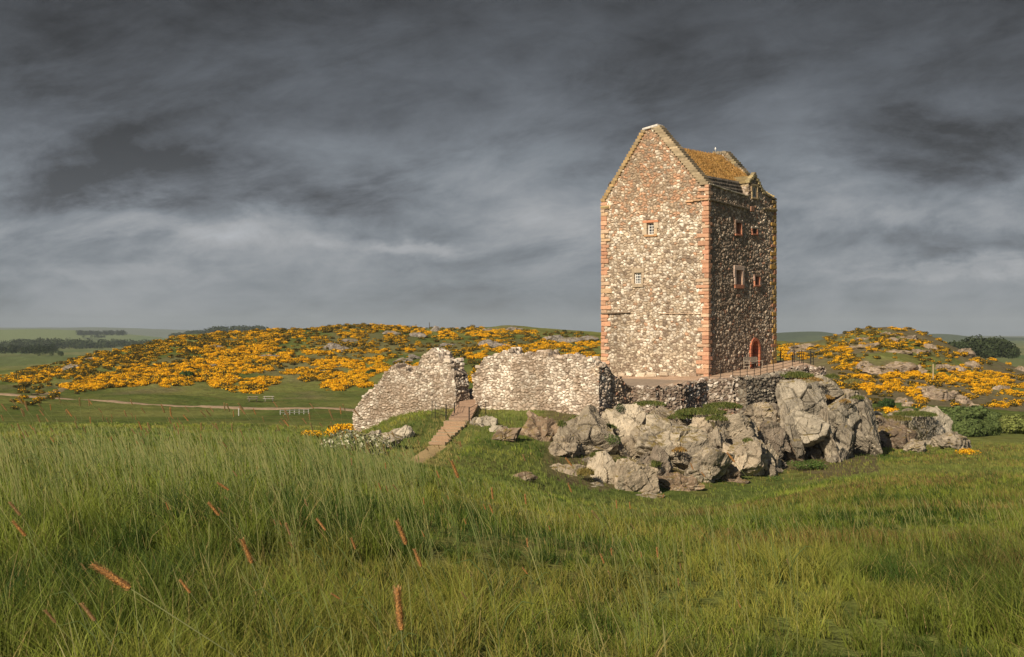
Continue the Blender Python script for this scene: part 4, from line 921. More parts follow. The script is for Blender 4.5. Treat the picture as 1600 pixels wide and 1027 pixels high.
zt = lambda h: (lambda a, b: (lambda t: a[2] + (b[2] - a[2]) * t + h)); zb_ = lambda dz: (lambda a, b: (lambda t: np.full(np.shape(t), min(a[2], b[2]) - dz)))
ret_seg(0, 1, 0.8, zt(0.05), zb_(3.0), pr_(PAL_RET), 41); ret_seg(1, 2, 0.8, zt(0.08), zb_(3.2), pr_(PAL_RET), 42); ret_seg(2, 3, 0.8, zt(0.1), zb_(3.4), pr_(PAL_RET), 43)
ret_seg(3, 4, 0.8, zt(0.1), zb_(3.4), pr_(PAL_RET), 44); ret_seg(4, 5, 0.8, zt(0.05), zb_(3.6), pr_(PAL_RET), 45)
# buttress section with the dark hollow beneath it
def botarch(a, b):
    z = min(a[2], b[2]); return lambda t: np.interp(t, [0, 0.2, 0.3, 0.45, 0.6, 0.72, 0.85, 1.0], [z - 3.6, z - 3.4, z - 2.1, z - 1.75, z - 1.65, z - 1.75, z - 2.2, z - 3.2])
ret_seg(4, 7, 1.3, zt(0.0), botarch, pr_(PAL_GREY, 1.15), 46, push=0.9, lab='dark grey section bridging a hollow')  # palette darker and greyer than the sections beside it
ret_seg(6, 7, 0.9, zt(0.1), zb_(2.4), pr_(PAL_RET), 47, push=0.1); ret_seg(7, 8, 0.9, zt(0.15), zb_(2.2), pr_(PAL_RET), 48, push=-0.1); ret_seg(8, 9, 1.0, zt(0.05), zb_(2.0), pr_(PAL_RET), 49, push=-0.05)

# ------------------------------------------------------------------ rocks
def ico(sub):
    import bmesh
    bm = bmesh.new(); bmesh.ops.create_icosphere(bm, subdivisions=sub, radius=1.0)
    V = np.array([v.co[:] for v in bm.verts]); Fc = np.array([[v.index for v in f.verts] for f in bm.faces]); bm.free(); return V, Fc
ICO = {s: ico(s) for s in (3, 4, 5, 6)}
def rock_mesh(name, c, r, seed, sub=5, planes=16, rough=1.0, col=(0.36, 0.31, 0.25), tilt=0.0, parent=None, off=None, strata=0.5, cuts=None, flatb=True, mat=None):
    """c centre, r = (rx, ry, rz) metres"""
    V, Fc = ICO[sub]; q = np.random.default_rng(seed * 7919 + 5)
    nrm = q.normal(size=(planes, 3)); nrm[:, 2] = np.abs(nrm[:, 2]) * 0.9 * q.choice([1, 1, -0.6], planes); nrm /= np.linalg.norm(nrm, axis=1, keepdims=True)
    dd = q.uniform(0.55, 0.92, planes)
    if cuts is not None:
        cn = np.array([k[:3] for k in cuts], float); cn /= np.linalg.norm(cn, axis=1, keepdims=True); nrm = np.concatenate([nrm, cn]); dd = np.concatenate([dd, [k[3] for k in cuts]])
    dt = V @ nrm.T; rad = np.where(dt > 0.05, dd[None, :] / np.maximum(dt, 0.05), 9); rr = np.minimum(rad.min(1), 1.12)
    L = V * rr[:, None] / np.clip(np.percentile(rr, 70), 0.6, 1.2)
    r = np.asarray(r, float); Wp = L * r; 
    ct, st = math.cos(tilt), math.sin(tilt); Wp = np.stack([Wp[:, 0] * ct - Wp[:, 2] * st, Wp[:, 1], Wp[:, 0] * st + Wp[:, 2] * ct], 1)
    G = Wp + np.asarray(c); nd = Wp / (np.linalg.norm(Wp, axis=1, keepdims=True) + 1e-9)
    sz = float(r.mean()); k = seed % 97
    jn = G @ np.array([0.82, -0.25, 0.50]) * 0.95 + (fbm(G * 0.7, 3, 0.5, 51) - 0.5) * 1.3; jf = np.floor(jn); jt = jn - jf
    j2 = G @ np.array([-0.30, 0.15, 0.94]) * 0.75 + (fbm(G * 0.6, 3, 0.5, 52) - 0.5) * 1.2; jf2 = np.floor(j2); jt2 = j2 - jf2
    dj = (TAB[(jf.astype(int) * 131 + k) & 65535] - 0.5) * 0.34 * min(sz, 1.6) + (TAB[(jf2.astype(int) * 171 + 7 * k) & 65535] - 0.5) * 0.26 * min(sz, 1.6) + (jt - 0.5) * 0.12 - 0.12 * sstep(0.10, 0.0, jt) - 0.10 * sstep(0.09, 0.0, jt2)
    d = (fbm(G * (1.0 / sz), 3, 0.5, k) - 0.5) * sz * 0.28 + (fbm(G * 2.6, 4, 0.62, k + 3) - 0.5) * min(0.30, sz * 0.2)
    dipp = G @ np.array([[0.35, 0.1, 0.93], [0.9, 0.2, -0.3], [0.2, -0.95, 0.1]]).T
    f1, f2, ID, DV = voro(dipp * np.array([0.75, 0.75, 1.5]) * (1.6 / max(sz, 0.9)) ** 0.5 + (fbm(G * 0.5, 2, 0.5, k + 7)[:, None] - 0.5) * 0.7, k, vec=True)
    e = f2 - f1; d += (DV * (TAB2[(ID * 41 + k) & 65535] - 0.5)).sum(1) * min(sz, 1.8) * 0.70
    d += (TAB[(ID * 13 + k) & 65535] - 0.5) * 0.30 * min(sz, 1.8) * strata * 1.4 - (1 - sstep(0.0, 0.07, e)) * 0.13 * min(sz, 1.5)
    f1b, f2b, IDb, DVb = voro(dipp * np.array([1.5, 1.5, 4.5]) + 3.1, k + 1, vec=True); d += (TAB[(IDb * 17 + k) & 65535] - 0.5) * 0.20 * strata + (fbm(G * 6.0, 3, 0.6, k) - 0.5) * 0.12 + (DVb * (TAB2[(IDb * 43 + k) & 65535] - 0.5)).sum(1) * 0.20
    G = G + nd * ((d * 0.8 + dj * strata) * rough)[:, None]
    cl = np.asarray(col)[None, :] * (0.72 + 0.56 * TAB[(ID * 29 + k) & 65535])[:, None]; cl = mixm(cl, (1 - sstep(0.0, 0.07, e)) * 0.6, (0.07, 0.06, 0.05))
    if off is not None: G = G - np.asarray(off)
    return mk(name, G, [Fc], mat or M_ROCK, parent, cl)
crag_o = np.array([16.0, 96.0, -8.0])
cragE = meta(empty('rocky_crag', tuple(crag_o)), 'massive craggy grey rock outcrop of jumbled blocks beneath the tower terrace', 'crag')
GREY = (0.30, 0.265, 0.215); TANR = (0.36, 0.31, 0.245); PALE = (0.42, 0.375, 0.305); DKR = (0.17, 0.145, 0.12); BRN = (0.22, 0.165, 0.12)
# px, py, half w, half h, Y, colour, tilt, cuts
ROCKS = [
 (852, 684, 28, 33, 95, BRN, 0.15, None, 5), (916, 686, 44, 37, 93.5, GREY, -0.1, [(0.25, -0.9, -0.55, 0.72), (-0.5, -0.5, 0.7, 0.8)], 6), (880, 710, 25, 23, 91.5, TANR, 0.2, None, 5),
 (874, 754, 34, 20, 87, TANR, 0.1, None, 5), (942, 742, 26, 32, 87.5, PALE, -0.2, [(-0.6, -0.7, 0.3, 0.7)], 5), (990, 748, 38, 34, 87, TANR, 0.25, [(0.4, -0.8, -0.3, 0.8)], 5),
 (960, 657, 14, 17, 98, PALE, 0, None, 5), (990, 664, 24, 29, 97, PALE, -0.3, None, 5), (985, 702, 22, 16, 93.5, TANR, 0.3, None, 5), (1012, 690, 24, 20, 95, GREY, 0.2, None, 5),
 (1040, 664, 46, 24, 98.5, TANR, 0.35, [(0.1, -0.6, 0.75, 0.6)], 6), (1050, 708, 52, 38, 93.5, PALE, 0.4, [(0.1, -0.55, -0.8, 0.5), (-0.3, -0.6, 0.7, 0.72)], 6), (1060, 762, 36, 20, 89, BRN, 0.1, None, 5),
 (1102, 735, 26, 34, 91.5, GREY, 0.5, None, 5), (1093, 676, 22, 23, 97.5, TANR, -0.3, None, 5), (1150, 674, 32, 27, 98, GREY, 0.2, [(-0.5, -0.7, -0.4, 0.75)], 5),
 (1120, 697, 16, 24, 96, GREY, 0.3, None, 5), (1156, 718, 27, 32, 95, TANR, 0.5, [(-0.3, -0.9, 0.2, 0.7)], 5), (1186, 718, 14, 36, 96, PALE, -0.25, None, 5), (1134, 744, 26, 22, 92.5, BRN, 0.1, None, 5),
 (1184, 651, 31, 17, 101.5, TANR, -0.25, None, 5), (1204, 721, 16, 27, 97.5, GREY, -0.2, None, 5), (1203, 684, 26, 23, 100, DKR, 0.1, None, 5), (1025, 735, 20, 26, 89.5, DKR, 0.2, None, 5),
 (1256, 628, 37, 36, 105.5, PALE, -0.15, [(-0.15, -0.95, 0.25, 0.62), (0.8, -0.5, -0.1, 0.8), (0.15, -0.1, 1.0, 0.70), (-0.9, -0.3, 0.2, 0.8)], 6), (1234, 678, 16, 42, 101.5, GREY, -0.2, None, 5), (1264, 674, 31, 29, 101, PALE, 0.2, [(0.55, -0.3, -0.8, 0.5), (-0.2, -0.95, 0.2, 0.55), (0.3, -0.2, 0.95, 0.72), (-0.9, -0.3, -0.4, 0.75)], 6), (1268, 706, 30, 24, 103.5, DKR, 0.1, None, 5), (1236, 712, 16, 18, 101, BRN, 0.0, None, 5), (1304, 716, 16, 20, 101.5, GREY, -0.3, None, 5),  # dark block under the overhang: its colour stands in for the shadow there
 (1292, 690, 12, 46, 102, TANR, -0.22, None, 5), (1288, 606, 22, 14, 109, PALE, 0.1, None, 5), (1312, 655, 26, 32, 105.5, PALE, 0.2, [(-0.4, -0.7, -0.5, 0.7), (0.5, -0.8, 0.3, 0.65), (0.6, 0, 0.8, 0.75)], 6), (1322, 622, 24, 16, 109.5, TANR, -0.3, None, 5),
 (1316, 702, 24, 38, 103, GREY, -0.2, [(-0.3, -0.9, 0.1, 0.7)], 5), (1348, 667, 25, 50, 107, GREY, -0.28, [(0.75, -0.6, 0.2, 0.6), (-0.3, -0.9, 0.3, 0.75)], 6), (1352, 640, 14, 22, 110.5, TANR, -0.2, None, 5),
 (1278, 730, 20, 7, 99, BRN, 0, None, 4), (1160, 755, 14, 7, 92, BRN, 0, None, 4), (900, 735, 16, 10, 89, TANR, 0, None, 4), (925, 768, 30, 12, 85.5, GREY, 0, None, 4), (1010, 778, 34, 10, 85.5, TANR, 0, None, 4), (1207, 648, 22, 14, 106.5, DKR, 0.2, None, 5),
 (826, 700, 10, 16, 94, BRN, 0, None, 4),
]
for i, (px, py, hw, hh, Y, col, tl, cuts, sub) in enumerate(ROCKS):
    k = Y / F; c = P(px, py, Y + 0.3); fs = 1.14 if i < 24 else 1.0; r = (hw * k * fs, max(hw, hh) * k * 0.85 * fs, hh * k * 0.98 * fs)
    rock_mesh('boulder' if hw < 30 else 'rock_face', c, r, 100 + i, sub, 15 if cuts is None else 9, 0.8 if cuts is None else 0.6, np.array(col) * (0.82 + 0.5 * TAB[i * 77 + 5]) * np.array([1.03, 1.0, 0.96]) if i < 24 else np.array(col) * (0.72 + 0.4 * TAB[i * 77 + 5]), -tl, cragE, crag_o, 0.55, cuts)
# bedrock behind the blocks
for i, (px, py, hw, hh, Y) in enumerate([(900, 712, 64, 42, 99.5), (990, 712, 66, 50, 100), (1075, 712, 76, 50, 101.5), (1160, 708, 66, 42, 103.5), (1245, 680, 50, 56, 109.5), (1308, 672, 44, 54, 111.5), (1210, 698, 46, 40, 105), (925, 738, 52, 30, 92.5), (1000, 744, 58, 34, 92.5), (1085, 738, 60, 36, 95), (1160, 732, 46, 32, 98)]):
    k = Y / F; rock_mesh('bedrock', P(px, py, Y + 1.5), (hw * k, 4.2, hh * k), 300 + i, 6, 18, 1.1, np.array((0.25, 0.215, 0.175)), 0, cragE, crag_o, 0.9)
# separate outcrops
def outcrop(name, blocks, label, cat='rock outcrop', seed=500, col=TANR, group=None, sub=5, ground=True):
    if ground:
        nb = []
        for b in blocks:
            x_, y_ = ray_ground([b[0]], [b[1] + b[3] * 0.7], 60, 160, 0.4); nb.append(tuple(b[:4]) + ((float(y_[0]) + 0.6) if not np.isnan(y_[0]) else b[4],) + tuple(b[5:]))
        blocks = nb
    b0 = blocks[0]; o0 = P(b0[0], b0[1], b0[4])
    if len(blocks) == 1:
        k = b0[4] / F; o = rock_mesh(name, P(b0[0], b0[1], b0[4]), (b0[2] * k * 1.1, max(b0[2], b0[3]) * k * 0.8, b0[3] * k * 1.1), seed, sub, 14, 0.8, np.array(b0[5] if len(b0) > 5 else col), b0[6] if len(b0) > 6 else 0, None, o0)
        o.location = o0; return meta(o, label, cat, group)
    e = meta(empty(name, tuple(o0)), label, cat, group)
    for i, b in enumerate(blocks):
        k = b[4] / F; rock_mesh('boulder', P(b[0], b[1], b[4]), (b[2] * k * 1.1, max(b[2], b[3]) * k * 0.8, b[3] * k * 1.1), seed + i, sub, 14, 0.8, np.array(b[5] if len(b) > 5 else col), b[6] if len(b) > 6 else 0, e, o0)
    return e
outcrop('rock_outcrop', [(560, 708, 20, 16, 97, PALE, 0.4), (590, 692, 30, 15, 98.5, PALE, 0.35), (622, 680, 19, 11, 100, PALE, 0.3), (573, 722, 14, 12, 95, TANR, 0.2)], 'long low pale rock slab in the grass below the left ruined wall', seed=520)
outcrop('rubble_mound', [(789, 683, 25, 12, 94, BRN, 0.3)], 'small brown stony mound in the grass right of the path steps', 'stone mound', seed=530)
outcrop('rubble_mound', [(816, 746, 18, 7, 86, BRN, 0.1)], 'small brown rubble heap low in the grass at the left foot of the crag', 'stone mound', seed=531)
outcrop('rock_outcrop', [(758, 661, 24, 9, 97, PALE, -0.1), (776, 671, 14, 8, 96.2, PALE, 0.2)], 'flat pale footing rock at the foot of the broad ruined wall beside the gateway', seed=535)
outcrop('rock_outcrop', [(1392, 682, 42, 27, 119, BRN, -0.2), (1452, 672, 31, 36, 121, PALE, -0.5), (1490, 692, 27, 15, 119, TANR, -0.3), (1366, 652, 17, 10, 126, PALE), (1430, 700, 20, 10, 116.5, TANR), (1420, 655, 30, 14, 124, TANR, -0.1)], 'detached grey rock outcrop with a grassy top, right of the crag', seed=540, sub=5)

# ------------------------------------------------------------------ iron railings
def railing(name, pts, label, h=1.07, nr=4, thick=None, sag=0.0):
    o0 = np.array(pts[0]); e = meta(empty(name, tuple(o0)), label, 'railing')
    for i, p in enumerate(pts):
        mb = MB(); tk = 0.045 if thick and i in thick else 0.026
        mb.tube([np.array(p) - o0 - (0, 0, 0.25), np.array(p) - o0 + (0, 0, h + 0.05)], tk, k=6); mb.build('post', M_IRON, e)
    for k in range(nr):
        mb = MB(); z = h * (0.96 - k * 0.235)
        q = [np.array(p) - o0 + (0, 0, z) for p in pts]
        mb.tube(q, 0.014 if k else 0.018, k=5); mb.build('rail', M_IRON, e)
    return e
tp = [(1108, 594), (1126, 594), (1145, 592.5), (1156.5, 593), (1167.5, 591.5), (1178.5, 589.5), (1188.5, 587), (1198.5, 584), (1208.5, 583), (1223.5, 579.5), (1238, 575.5), (1255, 572), (1271, 571)]
railing('iron_railing', [on_terrace(*p) for p in tp], 'long black iron railing along the edge of the tower terrace')
fr_ = [(1271, 571), (1266.5, 569), (1252.5, 568.5), (1249, 568), (1241, 567), (1239, 566.5), (1220, 566.5), (1212, 565.8)]
railing('iron_railing', [on_terrace(*p) for p in fr_], 'short black iron railing closing the far end of the terrace right of the tower', thick=(1, 4, 6))
# gateway railings
def gp(px, py, Y): return P(px, py, Y)
railing('iron_railing', [gp(675, 650, 101.5), gp(680, 651, 101), gp(697, 656, 99.5)], 'short black railing against the left ruined wall by the steps', thick=(2,), h=1.05)
railing('iron_railing', [gp(697, 656, 99.4), gp(710, 653, 101.2), gp(717, 646, 105)], 'black railing along the left side of the gateway ramp', thick=(0, 1), h=1.05)
railing('iron_railing', [gp(733, 661, 98.2), gp(747, 652, 101.5), gp(759, 651, 102)], 'short black railing at the right side of the gateway ramp', thick=(0,), h=1.05)

# ------------------------------------------------------------------ steps, ramp and earth path at the gateway
st0 = P(684, 693, 92.5); st1 = P(716, 657, 98.5)
ste = meta(empty('path_steps', tuple(st0)), 'flight of shallow timber edged earth steps climbing to the gateway', 'steps')
nst = 8; dxy = (st1 - st0)[:2] / nst; L_ = np.hypot(*dxy); dd_ = dxy / L_; nn_ = np.array([-dd_[1], dd_[0]])
for i in range(nst):
    c = st0 + (st1 - st0) * (i + 0.5) / nst + np.r_[nn_ * rng.uniform(-0.07, 0.07), 0]; wv = 0.58 + 0.24 * i / nst
    mb = MB(); mb.bev(c - st0 + (0, 0, -0.32), np.r_[dd_ * L_ * 0.55, 0], np.r_[nn_ * wv, 0], (0, 0, 0.34), 0.02, (0.43, 0.36, 0.235), 0.05); s_ = mb.build('step', M_DIRT, ste)
    mb = MB(); mb.bev(c - st0 - np.r_[dd_ * L_ * 0.58, 0] + (0, 0, -0.06), np.r_[dd_ * 0.05, 0], np.r_[nn_ * (wv - 0.02), 0], (0, 0, 0.11), 0.02, (0.34, 0.23, 0.15), 0.015); mb.build('riser_board', M_WOOD, s_)
ra, rb = P(722, 656, 98.7), P(742, 618, 113)
mb = MB(); n = 30
for i in range(n):
    c = ra + (rb - ra) * (i + .5) / n + np.array([-0.15, 0, 0]); d2 = (rb - ra)[:2]; l2 = np.hypot(*d2); d2 = d2 / l2; n2 = np.array([-d2[1], d2[0]])
    mb.box(c - ra, np.r_[d2 * l2 / n * 0.47, 0], np.r_[n2 * 0.78, 0], (0, 0, 0.10), np.array((0.38, 0.26, 0.185)) * rng.uniform(.8, 1.15))
rmp = mb.build('timber_ramp', M_WOOD); rmp.location = ra; meta(rmp, 'reddish boarded ramp passing through the gateway between the ruined walls', 'ramp')
pth = [P(684, 694, 92), P(668, 706, 88), P(650, 718, 82), P(630, 735, 72)]
strip('earth_path', np.array(pth), 1.5, (0.42, 0.31, 0.16), M_DIRT, 0.05, 0.5)

# ------------------------------------------------------------------ garden bench by the door
def bench():
    b = on_terrace(1158, 577.5); b2 = C0 + DR * ((b[:2] - C0) @ DR) + NR * 0.55; z = terr_plane(*b2) + 0.04
    e = meta(empty('garden_bench', (b2[0], b2[1], z), math.atan2(DR[1], DR[0]) - 0.12), 'weathered wooden garden bench against the dark side wall of the tower', 'bench')
    wd = (0.33, 0.29, 0.24); hw = 0.95
    def bb(nm, c, a, par=e): mb = MB(); mb.bev(c, (a[0], 0, 0), (0, a[1], 0), (0, 0, a[2]), 0.006, wd); return mb.build(nm, M_WOOD, par)
    mb = MB(); [mb.bev((0, -0.25 + k * 0.10, 0.45), (hw, 0, 0), (0, 0.04, 0), (0, 0, 0.016), 0.005, wd) for k in range(5)]; mb.build('seat', M_WOOD, e)
    mb = MB(); mb.bev((0, 0.27, 0.93), (hw, 0, 0), (0, 0.02, 0), (0, 0, 0.045), 0.006, wd); mb.bev((0, 0.25, 0.55), (hw, 0, 0), (0, 0.02, 0), (0, 0, 0.03), 0.006, wd)
    [mb.bev((-hw + 0.1 + k * 0.125, 0.26, 0.74), (0.035, 0, 0), (0, 0.012, 0), (0, 0, 0.17), 0.004, wd) for k in range(15)]; mb.build('backrest', M_WOOD, e)
    for s in (-1, 1):
        bb('leg', (s * (hw - 0.03), -0.27, 0.32), (0.035, 0.035, 0.32)); bb('leg', (s * (hw - 0.03), 0.26, 0.48), (0.035, 0.03, 0.48)); bb('armrest', (s * (hw - 0.03), -0.02, 0.655), (0.045, 0.32, 0.02)); bb('stretcher', (s * (hw - 0.03), 0, 0.2), (0.02, 0.24, 0.025))
bench()

# ------------------------------------------------------------------ grass
GB = []
def grass_field(n, y0, y1, sfun, hfun, wfun, cfun, keep=None, lean=0.45, wind=(-0.22, 0.05), pw=1.0, half=0.40, side=0.0):
    y = (y0 ** (1 + pw) + rng.random(n) * (y1 ** (1 + pw) - y0 ** (1 + pw))) ** (1 / (1 + pw)); x = rng.uniform(-1, 1, n) * (half * y + side)
    if side: y = np.where(rng.random(n) < 0.35, rng.uniform(y0 if y0 > 4 else 0.8, y1, n), y)
    # gather into clumps
    cs = 0.28 + y * 0.004; cx = np.floor(x / cs + TAB[hsh(np.floor(y / cs).astype(int), np.floor(y / cs).astype(int), 3 + 0 * n)]) ; cy = np.floor(y / cs)
    hh = hsh(cx.astype(int), cy.astype(int), np.zeros(n, int)); jx = (TAB2[hh, 0] - 0.5) * cs; jy = (TAB2[hh, 1] - 0.5) * cs; g = 0.35
    x = x * 1.0 + ((cx + 0.5 - TAB[hsh(cy.astype(int), cy.astype(int), 3 + 0 * n)]) * cs + jx - x) * g; y = y + ((cy + 0.5) * cs + jy - y) * g
    if keep is not None:
        k = keep(x, y); x, y, hh = x[k], y[k], hh[k]
    h = hfun(x, y) * rng.uniform(0.45, 1.15, len(x)) * (0.75 + 0.5 * TAB2[hh, 2]); w_ = wfun(y) * rng.uniform(0.6, 1.3, len(x)); c = cfun(x, y, TAB[hh])
    b = np.stack([x, y, Hn(x, y) - 0.03], 1)
    GB.append(blades(b, h, w_, c, lean, wind))
def px_of(x, y): return 800 + F * x / np.maximum(y, 1.5)
def gcol(x, y, r):
    n1_ = fb2(x, y, 0.45, 4, 81); n2_ = fb2(x, y, 1.6, 3, 82); q = rng.random(len(x)); px = px_of(x, y)
    c = lerp((0.034, 0.072, 0.009), (0.185, 0.235, 0.032), sstep(0.36, 0.66, n1_ + (r - 0.5) * 0.35))
    n5_ = fb2(x, y, 0.22, 4, 84); c = mixm(c, sstep(0.50, 0.66, n5_) * (q > 0.35) * 0.75, (0.27, 0.245, 0.05))
    c = mixm(c, (q < 0.12) * 1.0, (0.17, 0.19, 0.045)); c = mixm(c, (q > 0.96 - 0.08 * sstep(.5, .7, n2_)) * 1.0, (0.30, 0.24, 0.09))
    yp = sstep(190, 60, np.abs(px - 1190)) * sstep(7.5, 9.5, y) * sstep(21, 14, y) * (q > 0.3); c = mixm(c, yp * 0.75, (0.30, 0.29, 0.055))  # yellow grass patch, its sunlit look put into the blade colour
    rd = sstep(0.44, 0.60, fb2(x, y, 0.16, 3, 83)) * sstep(850, 1150, px) * 0.7; c = mixm(c, rd * (q > 0.5), (0.22, 0.13, 0.055))
    return c * rng.uniform(0.75, 1.25, (len(x), 1))
def near_h(x, y):
    px = px_of(x, y); n_ = fb2(x, y, 0.5, 3, 85)
    return (np.interp(px, [0, 500, 800, 1100, 1600], [0.48, 0.48, 0.42, 0.38, 0.35]) * np.clip(3.2 * n_ - 0.70, np.interp(y, [4, 9, 14], [0.55, 0.5, 0.32]), 1.9)) * np.interp(y, [2, 6, 12, 18, 30, 60], [0.85, 1.0, 0.8, 0.58, 0.5, 0.5])
PATHP = np.array([[p[0], p[1]] for p in [P(684, 694, 92), P(668, 706, 88), P(650, 718, 82), P(630, 735, 72)]])
SEGS = [(st0[:2], st1[:2]), (PATHP[0], PATHP[1]), (PATHP[1], PATHP[2]), (PATHP[2], PATHP[3]), (st1[:2], rb[:2])]
def seg_d(x, y):
    d = np.full(len(x), 99.0)
    for a, b in SEGS:
        e = b - a; t = np.clip(((x - a[0]) * e[0] + (y - a[1]) * e[1]) / (e @ e), 0, 1); d = np.minimum(d, np.hypot(x - a[0] - t * e[0], y - a[1] - t * e[1]))
    return d
def keep_mid(x, y):
    px = px_of(x, y); k = seg_d(x, y) > 0.38 + 0.40 * TAB[(np.floor(x * 3).astype(int) * 31 + np.floor(y * 3).astype(int) * 57) & 65535]
    k &= ~((px > 850) & (px < 1372) & (y > 85) & (rng.random(len(x)) > 0.22)); k &= poly_sd(x, y, TPOLY) > 0.5
    a = (x - RC[0]) * DL[0] + (y - RC[1]) * DL[1]; b = (x - RC[0]) * DR[0] + (y - RC[1]) * DR[1]
    return k & ~((a > -1) & (a < 26) & (b > -0.1) & (b < 12))
wf = lambda y: np.maximum(0.0055, 0.00055 * y)
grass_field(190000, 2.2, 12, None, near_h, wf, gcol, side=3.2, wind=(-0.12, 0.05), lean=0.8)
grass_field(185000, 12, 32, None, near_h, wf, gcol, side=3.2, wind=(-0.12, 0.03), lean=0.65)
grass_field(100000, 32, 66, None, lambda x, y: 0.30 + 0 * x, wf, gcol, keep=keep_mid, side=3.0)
def mcol(x, y, r):
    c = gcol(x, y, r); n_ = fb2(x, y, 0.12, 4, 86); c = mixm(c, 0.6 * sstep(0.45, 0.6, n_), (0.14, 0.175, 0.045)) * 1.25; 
    s = seg_d(x, y); return mixm(c, sstep(2.6, 1.4, s) * 0.6, (0.34, 0.27, 0.11))
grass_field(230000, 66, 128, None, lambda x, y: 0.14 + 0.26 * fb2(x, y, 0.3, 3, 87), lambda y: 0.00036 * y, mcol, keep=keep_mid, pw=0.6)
def patch(px, py, Y, hw, hd, n, h=0.3, cols=((0.07, 0.12, 0.025), (0.20, 0.20, 0.06)), dz=0.0, slope=0.0):
    """a tuft of grass growing on a ledge"""
    c = P(px, py, Y); k = Y / F; a = rng.uniform(0, 2 * np.pi, n); r = np.sqrt(rng.random(n)); x = c[0] + np.cos(a) * r * hw * k; y = c[1] + np.sin(a) * r * hd
    z = c[2] + (1 - r * r) * 0.22 - 0.1 + slope * (x - c[0]) + dz
    cl = lerp(cols[0], cols[1], rng.random(n)) * rng.uniform(0.8, 1.2, (n, 1))
    GB.append(blades(np.stack([x, y, z], 1), rng.uniform(0.5, 1.1, n) * h, np.full(n, 0.05), cl, 0.8, (-0.1, -0.1)))
OR2 = ((0.30, 0.17, 0.05), (0.42, 0.28, 0.09))
for a in [(1012, 652, 97.5, 16, 0.6, 350, 0.22), (1075, 672, 96, 18, 0.6, 400, 0.22), (1138, 662, 98, 16, 0.6, 350, 0.25), (1168, 690, 96, 9, 0.5, 200, 0.25), (1225, 658, 103, 10, 0.6, 250, 0.25), (1290, 622, 108, 14, 0.6, 250, 0.22, OR2), (1340, 622, 109, 12, 0.6, 250, 0.22), (950, 668, 96, 14, 0.6, 300, 0.22), (905, 655, 96, 18, 0.7, 400, 0.22), (935, 712, 90, 14, 0.6, 350, 0.28), (975, 722, 89, 14, 0.6, 350, 0.28), (1110, 715, 92.5, 10, 0.6, 250, 0.28), (870, 735, 87.5, 16, 0.7, 400, 0.28), (1095, 645, 98.5, 40, 1.3, 2200, 0.32), (1130, 636, 100, 30, 1.2, 1800, 0.34), (1063, 652, 98.5, 22, 1.0, 700, 0.25), (1015, 632, 100.5, 26, 1.0, 900, 0.25), (1245, 588, 108.5, 26, 1.6, 1500, 0.36),
          (1262, 594, 107.5, 24, 0.8, 600, 0.25, OR2), (1003, 738, 87, 8, 0.5, 200, 0.3), (1120, 655, 97.2, 18, 0.8, 500, 0.3), (1024, 727, 89, 9, 0.6, 300, 0.35), (1062, 704, 91.3, 12, 0.5, 250, 0.2, OR2),
          (1028, 662, 96.2, 12, 0.6, 300, 0.22, OR2), (915, 740, 86, 14, 0.6, 500, 0.35, ((0.2, 0.17, 0.05), (0.32, 0.25, 0.08))), (880, 664, 93.8, 9, 0.5, 300, 0.3), (1095, 700, 93.6, 6, 0.6, 200, 0.25, OR2),
          (1320, 628, 104.6, 10, 0.5, 150, 0.2, OR2), (1176, 672, 98.7, 10, 0.5, 250, 0.3, OR2), (840, 742, 86.5, 26, 1.2, 900, 0.28, ((0.26, 0.2, 0.05), (0.36, 0.27, 0.08))), (1430, 648, 121, 34, 2.0, 2000, 0.3), (1398, 655, 119, 26, 1.5, 1000, 0.3, ((0.10, 0.12, 0.03), (0.25, 0.2, 0.07))),
          (1300, 590, 110.5, 12, 0.8, 300, 0.3), (1333, 597, 112, 14, 0.8, 300, 0.25, ((0.2, 0.2, 0.06), (0.3, 0.26, 0.1)))]:
    cols = a[7] if len(a) > 7 else ((0.07, 0.12, 0.025), (0.20, 0.20, 0.06)); patch(*a[:7], cols=cols)
offs = np.cumsum([0] + [len(g[0]) for g in GB])
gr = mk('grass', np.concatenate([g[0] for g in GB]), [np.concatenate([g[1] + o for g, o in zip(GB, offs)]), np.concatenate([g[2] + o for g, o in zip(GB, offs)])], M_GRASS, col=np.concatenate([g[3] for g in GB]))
meta(gr, 'long green and straw coloured grass covering the foreground slope and the banks round the crag', 'grass', kind='stuff')
# tall thin flowering stems with loose pale panicles
def stems(n, y0, y1, pxr, hr, seed):
    V, Q, Cc = [], [], []; off = 0
    px = rng.uniform(*pxr, n); y = (y0 ** 2 + rng.random(n) * (y1 ** 2 - y0 ** 2)) ** 0.5; x = (px - 800) * y / F; z = Hn(x, y)
    h = rng.uniform(*hr, n); lx = rng.normal(-0.20, 0.12, n) * h; ly = rng.normal(0, 0.08, n) * h; w_ = np.maximum(0.0018, 0.00016 * y)
    col = lerp((0.11, 0.17, 0.04), (0.28, 0.27, 0.11), rng.random(n)); ts = np.array([0, .35, .7, 0.9, 1.0]); wd = np.array([1, .9, .7, 1.3, .2])
    P0 = np.stack([x, y, z], 1)[:, None, :] + np.stack([lx[:, None] * ts ** 1.8, ly[:, None] * ts ** 1.8, h[:, None] * ts * (1 - 0.06 * ts)], 2)
    o = np.zeros_like(P0); o[..., 0] = wd * w_[:, None]
    VV = np.stack([P0 - o, P0 + o], 2).reshape(-1, 3); k = np.arange(n)[:, None, None] * 10 + np.arange(4)[None, :, None] * 2
    return VV, (k + np.array([0, 1, 3, 2])).reshape(-1, 4), np.repeat(col, 10, 0)
